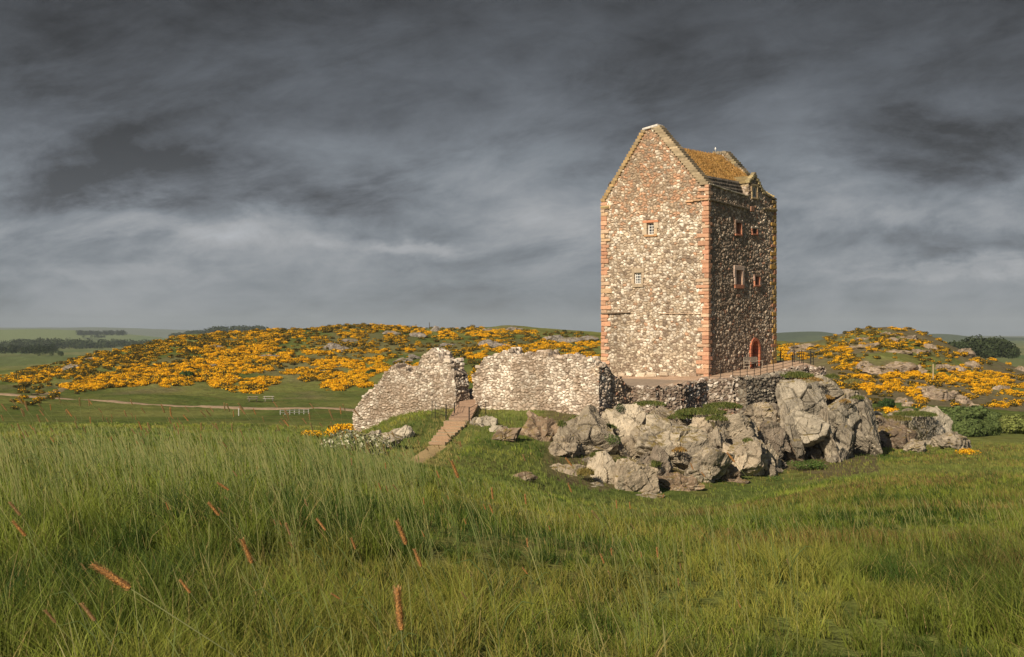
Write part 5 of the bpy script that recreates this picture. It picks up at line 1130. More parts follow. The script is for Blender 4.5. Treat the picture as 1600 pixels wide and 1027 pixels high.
ST = [stems(260, 3.5, 12, (-40, 1250), (0.4, 0.75), 1), stems(1700, 11, 26, (-40, 660), (0.35, 0.80), 2), stems(500, 12, 30, (600, 1640), (0.25, 0.45), 3)]
offs = np.cumsum([0] + [len(s[0]) for s in ST])
meta(mk('grass_stems', np.concatenate([s[0] for s in ST]), [np.concatenate([s[1] + o for s, o in zip(ST, offs)])], M_GRASS, col=np.concatenate([s[2] for s in ST])), 'thin pale flowering grass stems rising above the foreground grass', 'grass stems', kind='stuff')

# ------------------------------------------------------------------ foxtail heads: each one a plant with stem and head
def head_mesh(seed, L=0.085, rad=0.0058, col=(0.42, 0.17, 0.065)):
    q = np.random.default_rng(seed); ns, k = 34, 9; V = []; cl = []
    for i in range(ns + 1):
        t = i / ns; r = rad * (math.sin(math.pi * min(1, 0.08 + t * 0.9)) ** 0.35) * (1 - 0.25 * t)
        for j in range(k):
            a = 2 * math.pi * (j + 0.5 * (i % 2)) / k; sp = 0.8 + 0.6 * q.random(); V.append((math.cos(a) * r * sp, math.sin(a) * r * sp, t * L + 0.002 * q.random()))
            cl.append(np.array(col) * (0.65 + 0.75 * q.random()))
    Q = [[i * k + j, i * k + (j + 1) % k, (i + 1) * k + (j + 1) % k, (i + 1) * k + j] for i in range(ns) for j in range(k)]
    n = len(V)
    # bristles
    for _ in range(420):
        t = q.random(); a = q.random() * 6.28; r = rad * 0.9; b = np.array([math.cos(a) * r, math.sin(a) * r, t * L]); e = b + np.array([math.cos(a) * 0.0055, math.sin(a) * 0.0055, 0.007]); s = np.array([-math.sin(a), math.cos(a), 0]) * 0.0006
        V += [tuple(b - s), tuple(b + s), tuple(e + s * .3), tuple(e - s * .3)]; Q.append([n, n + 1, n + 2, n + 3]); n += 4; cl += [np.array((0.55, 0.32, 0.15)) * (0.8 + .4 * q.random())] * 4
    return np.array(V), np.array(Q), np.array(cl)
def fox_proto(seed, col, L=0.085, bend=0.3, H=1.0):
    """stem along +z of the plant, its top bending towards -x where the head sits"""
    e = empty('foxtail_plant')
    t = np.linspace(0, 1, 9); px_ = -bend * t ** 2.2; pz = t * H
    mb = MB(); mb.tube(np.stack([px_, t * 0, pz], 1), np.linspace(0.0020, 0.0012, 9), (0.17, 0.19, 0.075), 5)
    for tt, s in ((0.25, 1), (0.45, -1)):
        b = np.array([np.interp(tt, t, px_), 0, tt * H]); q = [b, b + (s * 0.04, 0.01, 0.10), b + (s * 0.11, 0.02, 0.17), b + (s * 0.2, 0.02, 0.15)]
        mb.tube(q, [0.0025, 0.004, 0.003, 0.0005], (0.12, 0.17, 0.05), 4)
    st = mb.build('stem', M_GRASS, e, True)
    V, Q, c = head_mesh(seed, L, col=col); d = np.array([px_[-1] - px_[-2], 0, pz[-1] - pz[-2]]); d /= np.linalg.norm(d); xx_ = np.array([d[2], 0, -d[0]])
    Wv = V[:, [0]] * xx_ + V[:, [1]] * np.array([0, 1, 0]) + V[:, [2]] * d + np.array([px_[-1], 0, pz[-1]]) - d * 0.002
    hd = mk('seed_head', Wv, [Q], M_HEAD, e, c)
    top = np.array([px_[-1], 0, pz[-1]]) + d * L * 0.5; ang = math.atan2(-d[0], d[2]); return e, st, hd, top, ang
RUST = (0.42, 0.22, 0.075); BRWN = (0.25, 0.17, 0.085); GRN = (0.16, 0.16, 0.07)
protos = {}
for nm, col in (('r', RUST), ('b', BRWN), ('g', GRN)):
    for bi, bd in enumerate((-0.15, 0.05, 0.2, 0.4, 0.75)): protos[(nm, bi)] = [fox_proto(900 + bi + len(protos), col, bend=bd), False]
def place_fox(px, py, ln, tilt, kind, label, group):
    """photo position, apparent length and lean of the head"""
    Y = min(0.088 * F / ln, 27.0); c = P(px, py, Y); ang = R(tilt)
    key = min(range(5), key=lambda b: abs(protos[(kind, b)][0][4] - ang)); rec = protos[(kind, key)]; e, st, hd, top, a0 = rec[0]
    g = h1(c[0], c[1]); H = c[2] - g
    if H < 0.25: H = 0.25
    s = 0.088 * F / Y / ln if ln else 1
    if rec[1]:
        e2 = e.copy(); COL.objects.link(e2)
        for ch in (st, hd): k = ch.copy(); COL.objects.link(k); k.parent = e2
        e = e2
    rec[1] = True
    # the plant is scaled as a whole to reach its height, never the head alone
    sc = H / top[2]; sc = max(0.55, min(sc, 1.35)); zoff = c[2] - top[2] * sc
    e.scale = (sc, sc, sc); e.rotation_euler = (0, 0, rng.uniform(-0.25, 0.25)); e.location = (c[0] - top[0] * sc, c[1], min(zoff, g + 0.05))
    e.location.z = zoff if zoff < g + 0.08 else g
    meta(e, label, 'grass plant', group); return e
BIG = [(178, 897, 60, 62, 'r'), (287, 917, 36, 32, 'r'), (387, 857, 42, 25, 'r'), (336, 793, 30, 45, 'r'), (622, 952, 62, 13, 'r'), (627, 830, 40, 22, 'r'), (651, 873, 36, 28, 'r'), (552, 848, 29, 25, 'r'), (497, 822, 30, 35, 'r'),
       (262, 790, 21, 30, 'r'), (84, 958, 38, 40, 'b'), (130, 960, 44, 45, 'b'), (524, 925, 30, 50, 'r'), (824, 848, 25, 8, 'r'), (819, 890, 24, 38, 'r'), (769, 771, 23, 2, 'r'), (757, 792, 18, 18, 'r'), (767, 796, 22, 24, 'r'),
       (821, 780, 22, 3, 'r'), (858, 825, 16, 20, 'r'), (941, 873, 28, 24, 'r'), (955, 862, 21, 8, 'r'), (1027, 863, 27, 8, 'r'), (993, 976, 20, -45, 'r'), (710, 732, 29, 28, 'r'), (683, 742, 18, 30, 'r'), (700, 778, 14, 28, 'r'),
       (963, 788, 20, 0, 'r'), (984, 790, 19, 8, 'r'), (905, 806, 15, 18, 'r'), (1037, 775, 14, -6, 'r'), (1145, 905, 17, 4, 'b'), (1155, 945, 24, 14, 'r'), (352, 757, 24, 50, 'r'), (22, 795, 30, 38, 'b'), (36, 822, 34, 32, 'r'),
       (1063, 885, 18, 0, 'b'), (350, 780, 16, 70, 'b'), (478, 786, 20, 22, 'b'), (448, 828, 28, 15, 'b'), (220, 665, 16, 25, 'r'), (1060, 910, 22, 10, 'b'), (600, 700, 14, 10, 'g')]
wher = ['near the lower left corner', 'at the lower left', 'in the left half', 'left of the middle', 'near the bottom middle', 'in the middle', 'right of the middle', 'towards the right']
def wh(px, py):
    h_ = 'far left' if px < 250 else 'left' if px < 500 else 'left of centre' if px < 700 else 'centre' if px < 900 else 'right of centre' if px < 1050 else 'right'
    return h_
seen = {}
def uniq(lb):
    return lb
near_rocks = 'in front of the crag'
for i, (px, py, ln, tl, kd) in enumerate(BIG):
    size = 'largest' if ln > 55 else 'large' if ln > 34 else 'medium' if ln > 22 else 'small'
    cl = {'r': 'rust orange', 'b': 'brown', 'g': 'greenish'}[kd]; lean = 'almost lying' if tl > 55 else 'leaning left' if tl > 20 else 'slightly tilted' if tl > 6 else 'leaning right' if tl < -20 else 'upright'
    row = 'at the bottom' if py > 930 else 'low' if py > 880 else 'halfway down the grass' if py > 810 else 'high in the grass' if py > 740 else 'at the top of the bank'
    lb = f'{size} {cl} foxtail head, {lean}, {row}, {wh(px, py)}'
    seen.setdefault(lb, []).append(place_fox(px, py, ln, tl, kd, lb, 'foxtail heads above the foreground grass'))
for lb, os_ in seen.items():
    if len(os_) > 1:
        os_.sort(key=lambda o: o.location.x / o.location.y)
        for o, w_ in zip(os_, ('leftmost of its pair', 'rightmost of its pair') if len(os_) == 2 else ('left one of three', 'middle one of three', 'right one of three', 'other')): o['label'] = (lb.replace(' in the grass', '').replace(' down the grass', ' down') + ', ' + w_)
q_ = np.random.default_rng(5); nf = 0
for i in range(165):
    if i < 125: px = q_.uniform(-5, 560); py = 622 + 68 * q_.random() ** 1.1 + (px / 560) * 14; ln = q_.uniform(9.5, 14.5)
    else: px = q_.uniform(545, 720); py = q_.uniform(672, 735) ; ln = q_.uniform(9, 13)
    kd = q_.choice(['r', 'b', 'b', 'b', 'g', 'g'] if i < 125 else ['b', 'g', 'g'])
    wf_ = 'at the left edge' if px < 90 else 'below the path fork' if px < 200 else 'below the left path' if px < 330 else 'below the picnic tables' if px < 450 else 'left of the ruins'; hf_ = 'tallest' if py < 640 else 'middle' if py < 662 else 'lowest'
    place_fox(px, py, ln, q_.uniform(8, 48), kd, f"small {dict(r='rusty', b='brown', g='greenish')[kd]} foxtail head in the {hf_} tier of the grass bank {wf_}" if i < 125 else f"small {'brown' if kd == 'b' else 'dark green'} foxtail head {'upper' if py < 695 else 'lower' if py > 715 else 'midway'}, {'left of the rock slab' if px < 575 else 'against the rock slab' if px < 630 else 'below the foot of the steps' if px < 680 else 'right of the steps'}", 'small foxtail heads along the grass bank' if i < 125 else 'small dark foxtail heads below the gateway')
for i in range(34):
    px = q_.uniform(230, 1160); py = q_.uniform(715, 960); kd = q_.choice(['r', 'r', 'b']); ln = q_.uniform(12, 21)
    place_fox(px, py, ln, q_.uniform(5, 42), kd, f"thin {'rusty' if kd == 'r' else 'brown'} foxtail head {'high up' if py < 780 else 'upper middle' if py < 840 else 'lower middle' if py < 900 else 'low down'} in the foreground grass, {wh(px, py)}", 'thin rusty foxtail heads in the foreground grass')
for i in range(20):
    px = q_.uniform(60, 1250); py = q_.uniform(760, 1000); place_fox(px, py, q_.uniform(15, 26), q_.uniform(15, 45), 'g', f"slender dull green foxtail head {'high' if py < 830 else 'halfway down' if py < 910 else 'low'} in the foreground grass, {wh(px, py)}", 'dull green foxtail heads')
for r_ in list(protos.values()):
    if not r_[1]:
        for o in r_[0][:3]: bpy.data.objects.remove(o)

# ------------------------------------------------------------------ bushes
def leafy(n, shape, s, colf, seed, core=None, up=0.0):
    """n leaf clumps spread through lobes; shape = list of (cx,cy,cz,rx,ry,rz)"""
    q = np.random.default_rng(seed); sh = np.array(shape, float); vol = sh[:, 3] * sh[:, 4] * sh[:, 5]; k = q.choice(len(sh), n, p=vol / vol.sum())
    d = q.normal(size=(n, 3)); d /= np.linalg.norm(d, axis=1, keepdims=True); r = 0.72 + 0.34 * q.random(n) ** 0.7
    p = sh[k, :3] + d * r[:, None] * sh[k, 3:6]; low = p[:, 2] < 0.02; p[low, 2] = q.random(low.sum()) * 0.1
    nn = d + q.normal(0, 0.45, (n, 3)); nn /= np.linalg.norm(nn, axis=1, keepdims=True); a = np.cross(nn, q.normal(size=(n, 3))); a /= np.linalg.norm(a, axis=1, keepdims=True); b = np.cross(nn, a)
    sz = s * q.uniform(0.6, 1.4, n)[:, None]; V = np.stack([p - a * sz, p - b * sz * 0.8, p + a * sz, p + b * sz * 0.8 + nn * sz * 0.5 * q.random((n, 1))], 1).reshape(-1, 3)
    c = colf(p, d, q); return V, np.arange(n * 4).reshape(n, 4), np.repeat(c, 4, 0)
def lobes(q, R_=1.0, h=0.9, n=6):
    L = [(0, 0, h * 0.42, R_ * 0.62, R_ * 0.62, h * 0.5)]
    for i in range(n):
        a = q.random() * 6.28; r = R_ * q.uniform(0.35, 0.75); s = q.uniform(0.28, 0.45) * R_; L.append((math.cos(a) * r, math.sin(a) * r, h * q.uniform(0.3, 0.7), s, s, s * 0.8 * h))
    return L
def gorse_col(yel):
    def f(p, d, q):
        n = len(p); t = fbm(p * 2.2 + 9 + yel * 7, 2, 0.5, 3); fl = (q.random(n) < yel * (0.75 + 0.35 * sstep(-0.1, 0.3, d[:, 2]))) & (t > 0.36 - 0.10 * yel)
        c = np.where(fl[:, None], lerp((0.76, 0.37, 0.010), (0.98, 0.59, 0.025), q.random(n)), lerp((0.055, 0.065, 0.016), (0.13, 0.095, 0.030), q.random(n)))
        return c
    return f
GV = []; q0 = np.random.default_rng(99)
for i in range(14):
    yel = (0.95, 0.9, 0.8, 0.6, 0.95, 0.85, 0.35, 0.9, 0.12, 0.8, 0.5, 0.93, 0.05, 0.7)[i]
    GV.append((leafy(300, lobes(q0, 1.0, 0.85, 6), 0.105, gorse_col(yel), 40 + i), yel))
Yel = [i for i, g in enumerate(GV) if g[1] >= 0.8]; Mixd = [i for i, g in enumerate(GV) if 0.3 < g[1] < 0.8]; Dul = [i for i, g in enumerate(GV) if g[1] <= 0.35]
# flowering areas: (cx, cy, rx, ry, count, share of full flower)
E_L = [(40, 588, 45, 9, 60, .45), (95, 578, 50, 12, 80, .35), (150, 562, 50, 12, 80, .3), (205, 555, 45, 14, 80, .4), (250, 542, 40, 12, 80, .4), (310, 532, 45, 10, 80, .45), (370, 522, 45, 6, 60, .5), (430, 517, 45, 5, 60, .5),
       (185, 592, 70, 7, 70, .6), (230, 575, 50, 9, 70, .7), (40, 593, 45, 4, 30, .8), (330, 545, 45, 8, 70, .6), (400, 534, 45, 6, 60, .6), (440, 524, 40, 5, 50, .7),
       (130, 604, 34, 5, 50, .95), (190, 595, 45, 9, 90, .9), (250, 580, 50, 8, 90, .95), (310, 570, 45, 8, 90, .98), (365, 556, 42, 9, 100, .98), (400, 545, 35, 6, 60, .9), (270, 598, 30, 6, 50, .9), (300, 590, 30, 7, 40, .7),
       (345, 585, 25, 7, 50, .8), (385, 573, 40, 10, 110, .95), (430, 563, 32, 9, 90, .95), (450, 553, 14, 5, 20, .9), (378, 601, 48, 11, 130, .92), (395, 609, 20, 5, 40, .95), (420, 594, 18, 6, 40, .95), (345, 597, 20, 5, 30, .9),
       (490, 549, 18, 5, 28, .95), (515, 549, 16, 3.5, 24, .9), (495, 532, 20, 6, 36, .9), (525, 538, 14, 4, 20, .8), (560, 546, 20, 5, 34, .95), (590, 546, 22, 5, 36, .95), (555, 525, 22, 4, 24, .7), (567, 536, 22, 5, 26, .5), (545, 522, 14, 4, 20, .8),
       (622, 530, 13, 7, 30, .8), (610, 526, 12, 4, 16, .8), (515, 513, 26, 6, 50, .6), (550, 506, 24, 4, 30, .4), (590, 511, 26, 4, 36, .5), (625, 513, 24, 4, 30, .7), (655, 519, 18, 5, 30, .9), (570, 516, 20, 4, 20, .7),
       (700, 522, 16, 7, 40, .9), (735, 513, 22, 7, 50, .75), (760, 521, 28, 5, 50, .9), (790, 520, 24, 6, 50, .9), (820, 519, 20, 4, 26, .7), (450, 579, 14, 5, 26, .98), (480, 578, 16, 6, 34, .98), (505, 571, 18, 7, 44, .98), (530, 567, 20, 7, 44, .98),
       (555, 569, 16, 6, 34, .98), (590, 565, 18, 6, 34, .98), (612, 556, 6, 3, 6, .9), (475, 563, 8, 5, 10, .95), (490, 590, 22, 6, 40, .6), (510, 584, 22, 5, 30, .8), (522, 602, 22, 8, 50, .85), (552, 592, 22, 9, 60, .95), (575, 582, 18, 6, 36, .9),
       (600, 575, 22, 6, 44, .85), (635, 571, 18, 6, 40, .85), (565, 600, 16, 5, 24, .9), (635, 546, 14, 3, 14, .9), (655, 537, 8, 4, 10, .6), (698, 550, 13, 7, 30, .9), (733, 545, 12, 6, 24, .9), (755, 545, 12, 5, 20, .9), (735, 556, 10, 4, 14, .95),
       (752, 557, 9, 3, 10, .95), (790, 545, 26, 5, 40, .95), (820, 545, 30, 6, 50, .95), (860, 539, 26, 5, 44, .95), (890, 545, 24, 5, 34, .9), (920, 537, 18, 5, 34, .95), (880, 553, 18, 5, 26, .9), (910, 556, 26, 6, 40, .8), (735, 587, 16, 10, 40, .7),
       (925, 563, 14, 5, 20, .9), (850, 530, 30, 4, 24, .5), (770, 533, 30, 4, 24, .6), (1222, 543, 12, 4, 16, .7), (1232, 555, 10, 8, 24, .95), (1256, 556, 10, 6, 16, .9), (1240, 541, 20, 4, 20, .6)]
E_R = [(1285, 545, 22, 4, 24, .8), (1310, 543, 20, 7, 36, .95), (1320, 546, 12, 5, 20, .9), (1285, 556, 22, 4, 24, .4), (1340, 520, 14, 3, 10, .6), (1395, 516, 16, 4, 20, .95), (1410, 519, 12, 3, 10, .9), (1398, 540, 14, 4, 16, .8), (1365, 545, 10, 3, 8, .7),
       (1440, 539, 6, 3, 6, .95), (1460, 532, 14, 4, 16, .9), (1490, 543, 10, 5, 16, .9), (1475, 540, 12, 3, 8, .8), (1320, 560, 18, 8, 34, .7), (1330, 573, 20, 8, 36, .85), (1310, 580, 10, 8, 16, .8), (1345, 586, 18, 6, 30, .95), (1320, 592, 14, 4, 10, .8),
       (1358, 590, 12, 5, 14, .95), (1345, 604, 18, 5, 26, .95), (1365, 610, 16, 7, 34, .95), (1325, 603, 12, 4, 12, .8), (1375, 604, 12, 4, 10, .7), (1390, 590, 20, 5, 30, .95), (1415, 585, 24, 6, 50, .95), (1440, 590, 18, 5, 30, .95), (1400, 604, 18, 6, 36, .95),
       (1425, 613, 10, 7, 20, .9), (1437, 625, 9, 7, 24, .9), (1455, 590, 16, 4, 24, .95), (1480, 590, 18, 5, 36, .95), (1505, 592, 18, 6, 40, .95), (1500, 581, 18, 3, 18, .9), (1530, 585, 20, 5, 30, .85), (1535, 600, 16, 8, 44, .98), (1560, 588, 18, 5, 30, .9),
       (1560, 597, 18, 6, 40, .9), (1590, 590, 14, 5, 20, .8), (1580, 603, 20, 5, 30, .8), (1575, 613, 14, 4, 16, .95), (1530, 612, 12, 4, 16, .9), (1555, 561, 26, 4, 34, .75), (1530, 562, 12, 4, 14, .9), (1585, 566, 18, 5, 24, .5), (1560, 633, 18, 4, 24, .8),
       (1590, 630, 12, 4, 14, .8), (1595, 617, 12, 3, 10, .7), (1337, 560, 14, 8, 10, .3), (1490, 555, 20, 3, 14, .7), (1450, 552, 18, 3, 12, .5), (1430, 603, 10, 4, 10, .8), (1470, 600, 20, 4, 16, .7), (1350, 626, 20, 5, 24, .35), (1325, 617, 14, 6, 16, .6),
       (1398, 643, 9, 3, 6, .95), (1450, 641, 6, 2.5, 5, .8), (1378, 643, 14, 3, 8, .7), (1515, 575, 20, 3, 12, .5), (1480, 576, 24, 3, 10, .3), (1370, 575, 20, 3, 8, .4)]
SP = []
for side, EL in ((0, E_L), (1, E_R)):
    for (cx, cy, rx, ry, cnt, full) in EL:
        n = int(cnt * (1.35 if side == 0 else 0.85)); full = full if full > 0.82 else full * 0.62; a = q0.random(n) * 6.28; r = np.sqrt(q0.random(n)); px = cx + np.cos(a) * r * rx * 1.05; py = cy + 2.0 + np.sin(a) * r * ry * 1.05 
        px += (0 if side else 0); u = q0.random(n)
        for i in range(n): SP.append((px[i], py[i], side, 'y' if u[i] < full * 0.85 else ('m' if u[i] < full + (1 - full) * 0.4 else 'd')))
# sparse dull scrub between
for _ in range(1300):
    px = q0.uniform(20, 930); lo = np.interp(px, [0, 150, 300, 450, 540, 930], [585, 552, 525, 515, 506, 520]); SP.append((px, lo + 2 + 60 * q0.random() ** 1.6, 0, 'd'))
for _ in range(330): SP.append((q0.uniform(1290, 1610), q0.uniform(520, 640), 1, q0.choice(['d', 'd', 'm'])))
for _ in range(230): SP.append((q0.uniform(1290, 1480), q0.uniform(513, 552), 1, q0.choice(['d', 'd', 'd', 'm'])))
spx = np.array([s[0] for s in SP]); spy = np.array([s[1] for s in SP]); X, Yg = ray_ground(spx, spy, 158, 500, 1.0)
ok = ~np.isnan(Yg); Yn = np.where(ok, Yg, 300.0); clm = fb2(np.where(ok, X, 0), Yn * 0.55, 0.085, 4, 71); dense_ = np.array([s[3] == 'y' for s in SP]); lf_ = spx < 1215; ok &= ~np.where(lf_, dense_ & (clm < 0.40), (clm < 0.38) | (dense_ & (clm < 0.44))); scl = q0.uniform(0.45, 1.05, len(SP)); scl = np.where(spx > 1230, scl * 0.85, scl)
SL = [(X[i], Yg[i], scl[i], SP[i][2], SP[i][3], spx[i]) for i in range(len(SP)) if ok[i]]
SL.sort(key=lambda s: s[1] / s[2])
Z = Hn([s[0] for s in SL], [s[1] for s in SL])
gme = []
for i, ((V, Q, c), y_) in enumerate(GV):
    o = mk('gorse_bush', V, [Q], M_GORSE, col=c); gme.append(o)
usedg = set(); RV, RQ, RC_, ro = [], [], [], 0; cnt = 0
for i, (x, y, s, side, kd, px) in enumerate(SL):
    gi = int(q0.choice({'y': Yel, 'm': Mixd, 'd': Dul}[kd])); rz = q0.uniform(0, 6.28); hz = s * q0.uniform(0.8, 1.15)
    if cnt < 300:
        o = gme[gi] if gi not in usedg else gme[gi].copy()
        if gi in usedg: COL.objects.link(o)
        usedg.add(gi); o.location = (x, y, Z[i] - 0.1); o.rotation_euler = (0, 0, rz); o.scale = (s, s, hz); cnt += 1
        place = 'on the right hand hill' if side else 'on the hill left of the tower'
        pyb = 525 - F * (Z[i]) / y; lv = 'low on' if pyb > (600 if side else 578) else 'halfway up' if pyb > (568 if side else 548) else 'high on'
        if side: wr_ = 'beside the terrace railing' if px < 1300 else 'at the left flank' if px < 1360 else 'left of the wooden post' if px < 1450 else 'right of the wooden post' if px < 1510 else 'over the far thickets' if px < 1560 else 'by the right edge'
        else: wr_ = 'at the far left tip' if px < 110 else 'above the path bend' if px < 220 else 'left of the picnic tables' if px < 340 else 'above the picnic tables' if px < 440 else 'left of the ruins' if px < 540 else 'above the left ruined wall' if px < 650 else 'above the gateway' if px < 760 else 'above the broad ruined wall' if px < 860 else 'beside the tower'
        sw_ = 'broad' if s > 0.88 else 'middling' if s > 0.66 else 'small'
        lk = {'y': 'gorse bush in full yellow flower', 'm': 'gorse bush half in yellow flower', 'd': 'dull brown green gorse bush with few flowers'}[kd]
        meta(o, f"{sw_} {lk.replace('in full yellow flower', 'in full flower').replace('dull brown green ', 'dull ')}, {lv} {'right' if side else 'left'} hill {wr_}", 'gorse bush', f'{lk.replace("bush", "bushes")} {place}')
    else:
        (V, Q, c), _ = GV[gi]; cr_, sr_ = math.cos(rz), math.sin(rz)
        keepn = len(Q) if y < 400 else int(len(Q) * 0.7); V = V[:keepn * 4]; W_ = np.stack([(V[:, 0] * cr_ - V[:, 1] * sr_) * s + x, (V[:, 0] * sr_ + V[:, 1] * cr_) * s + y, V[:, 2] * hz + Z[i] - 0.1], 1)
        RV.append(W_); RQ.append(Q[:keepn] + ro); ro += len(W_); RC_.append(c[:keepn * 4] * q0.uniform(0.85, 1.1))
for i, o in enumerate(gme):
    if i not in usedg: bpy.data.objects.remove(o)
meta(mk('gorse', np.concatenate(RV), [np.concatenate(RQ)], M_GORSE, col=np.concatenate(RC_)), 'masses of yellow flowering gorse spread over the rocky hills beyond the tower', 'gorse', kind='stuff')
# single gorse bushes near the ruins
def bush(name, px, py, Y, w, h, n, s, colf, label, cat, seed, mat=None, group=None, base=None, nl=7):
    q = np.random.default_rng(seed)
    if base is None and (px < 600 or px > 1500):
        y_ = ray_ground([px], [py], 60, 160, 0.4)[1][0]; Y = float(y_) if not np.isnan(y_) else Y
    c = P(px, py, Y); z0 = c[2] if base is None else base
    V, Q, cl = leafy(n, lobes(q, 1.0, 0.9, nl), s, colf, seed); V = V * np.array([w, w * 0.8, h])
    o = mk(name, V, [Q], mat or M_FOL, col=cl); o.location = (c[0], c[1], z0 - 0.05); return meta(o, label, cat, group)
bush('gorse_bush', 532, 690, 108, 1.35, 1.6, 1500, 0.055, gorse_col(0.75), 'small gorse bush with yellow flowers touching the left end of the ruined wall', 'gorse bush', 601, M_GORSE)
bush('gorse_bush', 487, 684, 98, 1.0, 0.75, 700, 0.05, gorse_col(0.7), 'low gorse clump in the grass left of the ruined walls', 'gorse bush', 602, M_GORSE)
bush('gorse_bush', 1510, 711, 112, 0.95, 0.7, 700, 0.055, gorse_col(1.2), 'small bright yellow gorse bush alone at the tip of the detached outcrop', 'gorse bush', 603, M_GORSE)
def wcol(p, d, q):
    n = len(p); f = q.random(n) < 0.5; return np.where(f[:, None], lerp((0.62, 0.60, 0.46), (0.42, 0.42, 0.30), q.random(n)), lerp((0.12, 0.15, 0.07), (0.24, 0.22, 0.10), q.random(n)))
bush('flowering_shrub', 541, 716, 97, 1.7, 1.5, 1800, 0.05, wcol, 'pale cream flowering shrub at the left end of the ruined wall', 'shrub', 604)
bush('flowering_shrub', 528, 728, 92, 1.3, 0.9, 1000, 0.05, wcol, 'lower cream flowering shrub in the long grass left of the rock slab', 'shrub', 605)
def green(a, b):
    def f(p, d, q): return lerp(a, b, q.random(len(p)) * 0.6 + 0.4 * fbm(p * 1.7 + 3, 2)) * q.uniform(0.75, 1.2, (len(p), 1))
    return f
G1 = green((0.022, 0.050, 0.016), (0.060, 0.105, 0.030)); G2 = green((0.065, 0.105, 0.034), (0.15, 0.195, 0.065)); G3 = green((0.03, 0.045, 0.018), (0.075, 0.085, 0.032))
bush('ivy_clump', 969, 643, 96.6, 0.5, 0.7, 400, 0.05, G1, 'dark green leafy clump growing from the foot of the dark ruined wall', 'plant', 610)
bush('fern_clump', 960, 694, 91.8, 0.75, 0.8, 600, 0.045, G2, 'bright green fern clump between the rocks of the crag', 'plant', 611)
bush('fern_clump', 855, 716, 91.0, 0.3, 0.4, 200, 0.04, G2, 'tiny green fern clump at the left end of the crag', 'plant', 612)
bush('nettle_patch', 1262, 732, 97.5, 1.5, 0.75, 1400, 0.045, green((0.05, 0.10, 0.02), (0.13, 0.19, 0.05)), 'leafy green weeds under the overhang at the foot of the crag', 'plant', 613)
bush('nettle_patch', 1205, 752, 93, 0.8, 0.5, 500, 0.045, green((0.05, 0.10, 0.02), (0.13, 0.19, 0.05)), 'small leafy weed patch at the foot of the crag left of the overhang', 'plant', 614)
def ybush(px, py, w, h, n, s, colf, label, cat, seed, nm='green_bush', nl=7, y0=158):
    x, y = ray_ground([px], [py], y0, 500, 0.5); Y = float(y[0]) if not np.isnan(y[0]) else 300.0
    return bush(nm, px, py, Y, w * Y / F, h * Y / F, n, s * Y / F, colf, label, cat, seed, base=h1((px - 800) * Y / F, Y), nl=nl)
ybush(293, 590, 11, 11, 900, 0.9, G1, 'round dark green bush among the gorse on the left hill', 'bush', 620)
ybush(580, 586, 8, 10, 500, 1, G1, 'small dark green bush above the peak of the left ruined wall', 'bush', 621)
ybush(1388, 639, 16, 19, 1400, 0.9, G1, 'round dark green bush beside the brown rocks right of the crag', 'bush', 622, y0=140)
ybush(463, 512, 4, 4, 200, 1, G3, 'tiny dark bush alone on the skyline of the left hill', 'bush', 623)
ybush(882, 519, 4, 4, 200, 1, G3, 'tiny dark bush on the skyline just left of the tower', 'bush', 624)
for k, (px, py, w_, h_) in enumerate([(1480, 676, 34, 24), (1515, 681, 32, 20), (1545, 679, 22, 16), (1462, 664, 30, 16), (1500, 660, 46, 18), (1430, 656, 26, 14), (1540, 662, 26, 14)]):
    ybush(px, py + 2, w_ * 0.95, h_ * 1.75, 4200, 0.85, G2, ['large loose green willow thicket, front left', 'widest green thicket behind the detached outcrop', 'rounded green thicket at the right end of the group', 'low green thicket just behind the outcrop top', 'back green thicket below the brown rocks', 'small green thicket nearest the crag', 'back green thicket near the path'][k] + ', right side', 'shrub', 630 + k, 'willow_shrub', 9, y0=125)
ybush(1590, 678, 38, 36, 3600, 0.85, green((0.13, 0.17, 0.045), (0.24, 0.27, 0.08)), 'bright green thicket cut by the right edge, below the path', 'shrub', 640, 'willow_shrub', 9, y0=125)
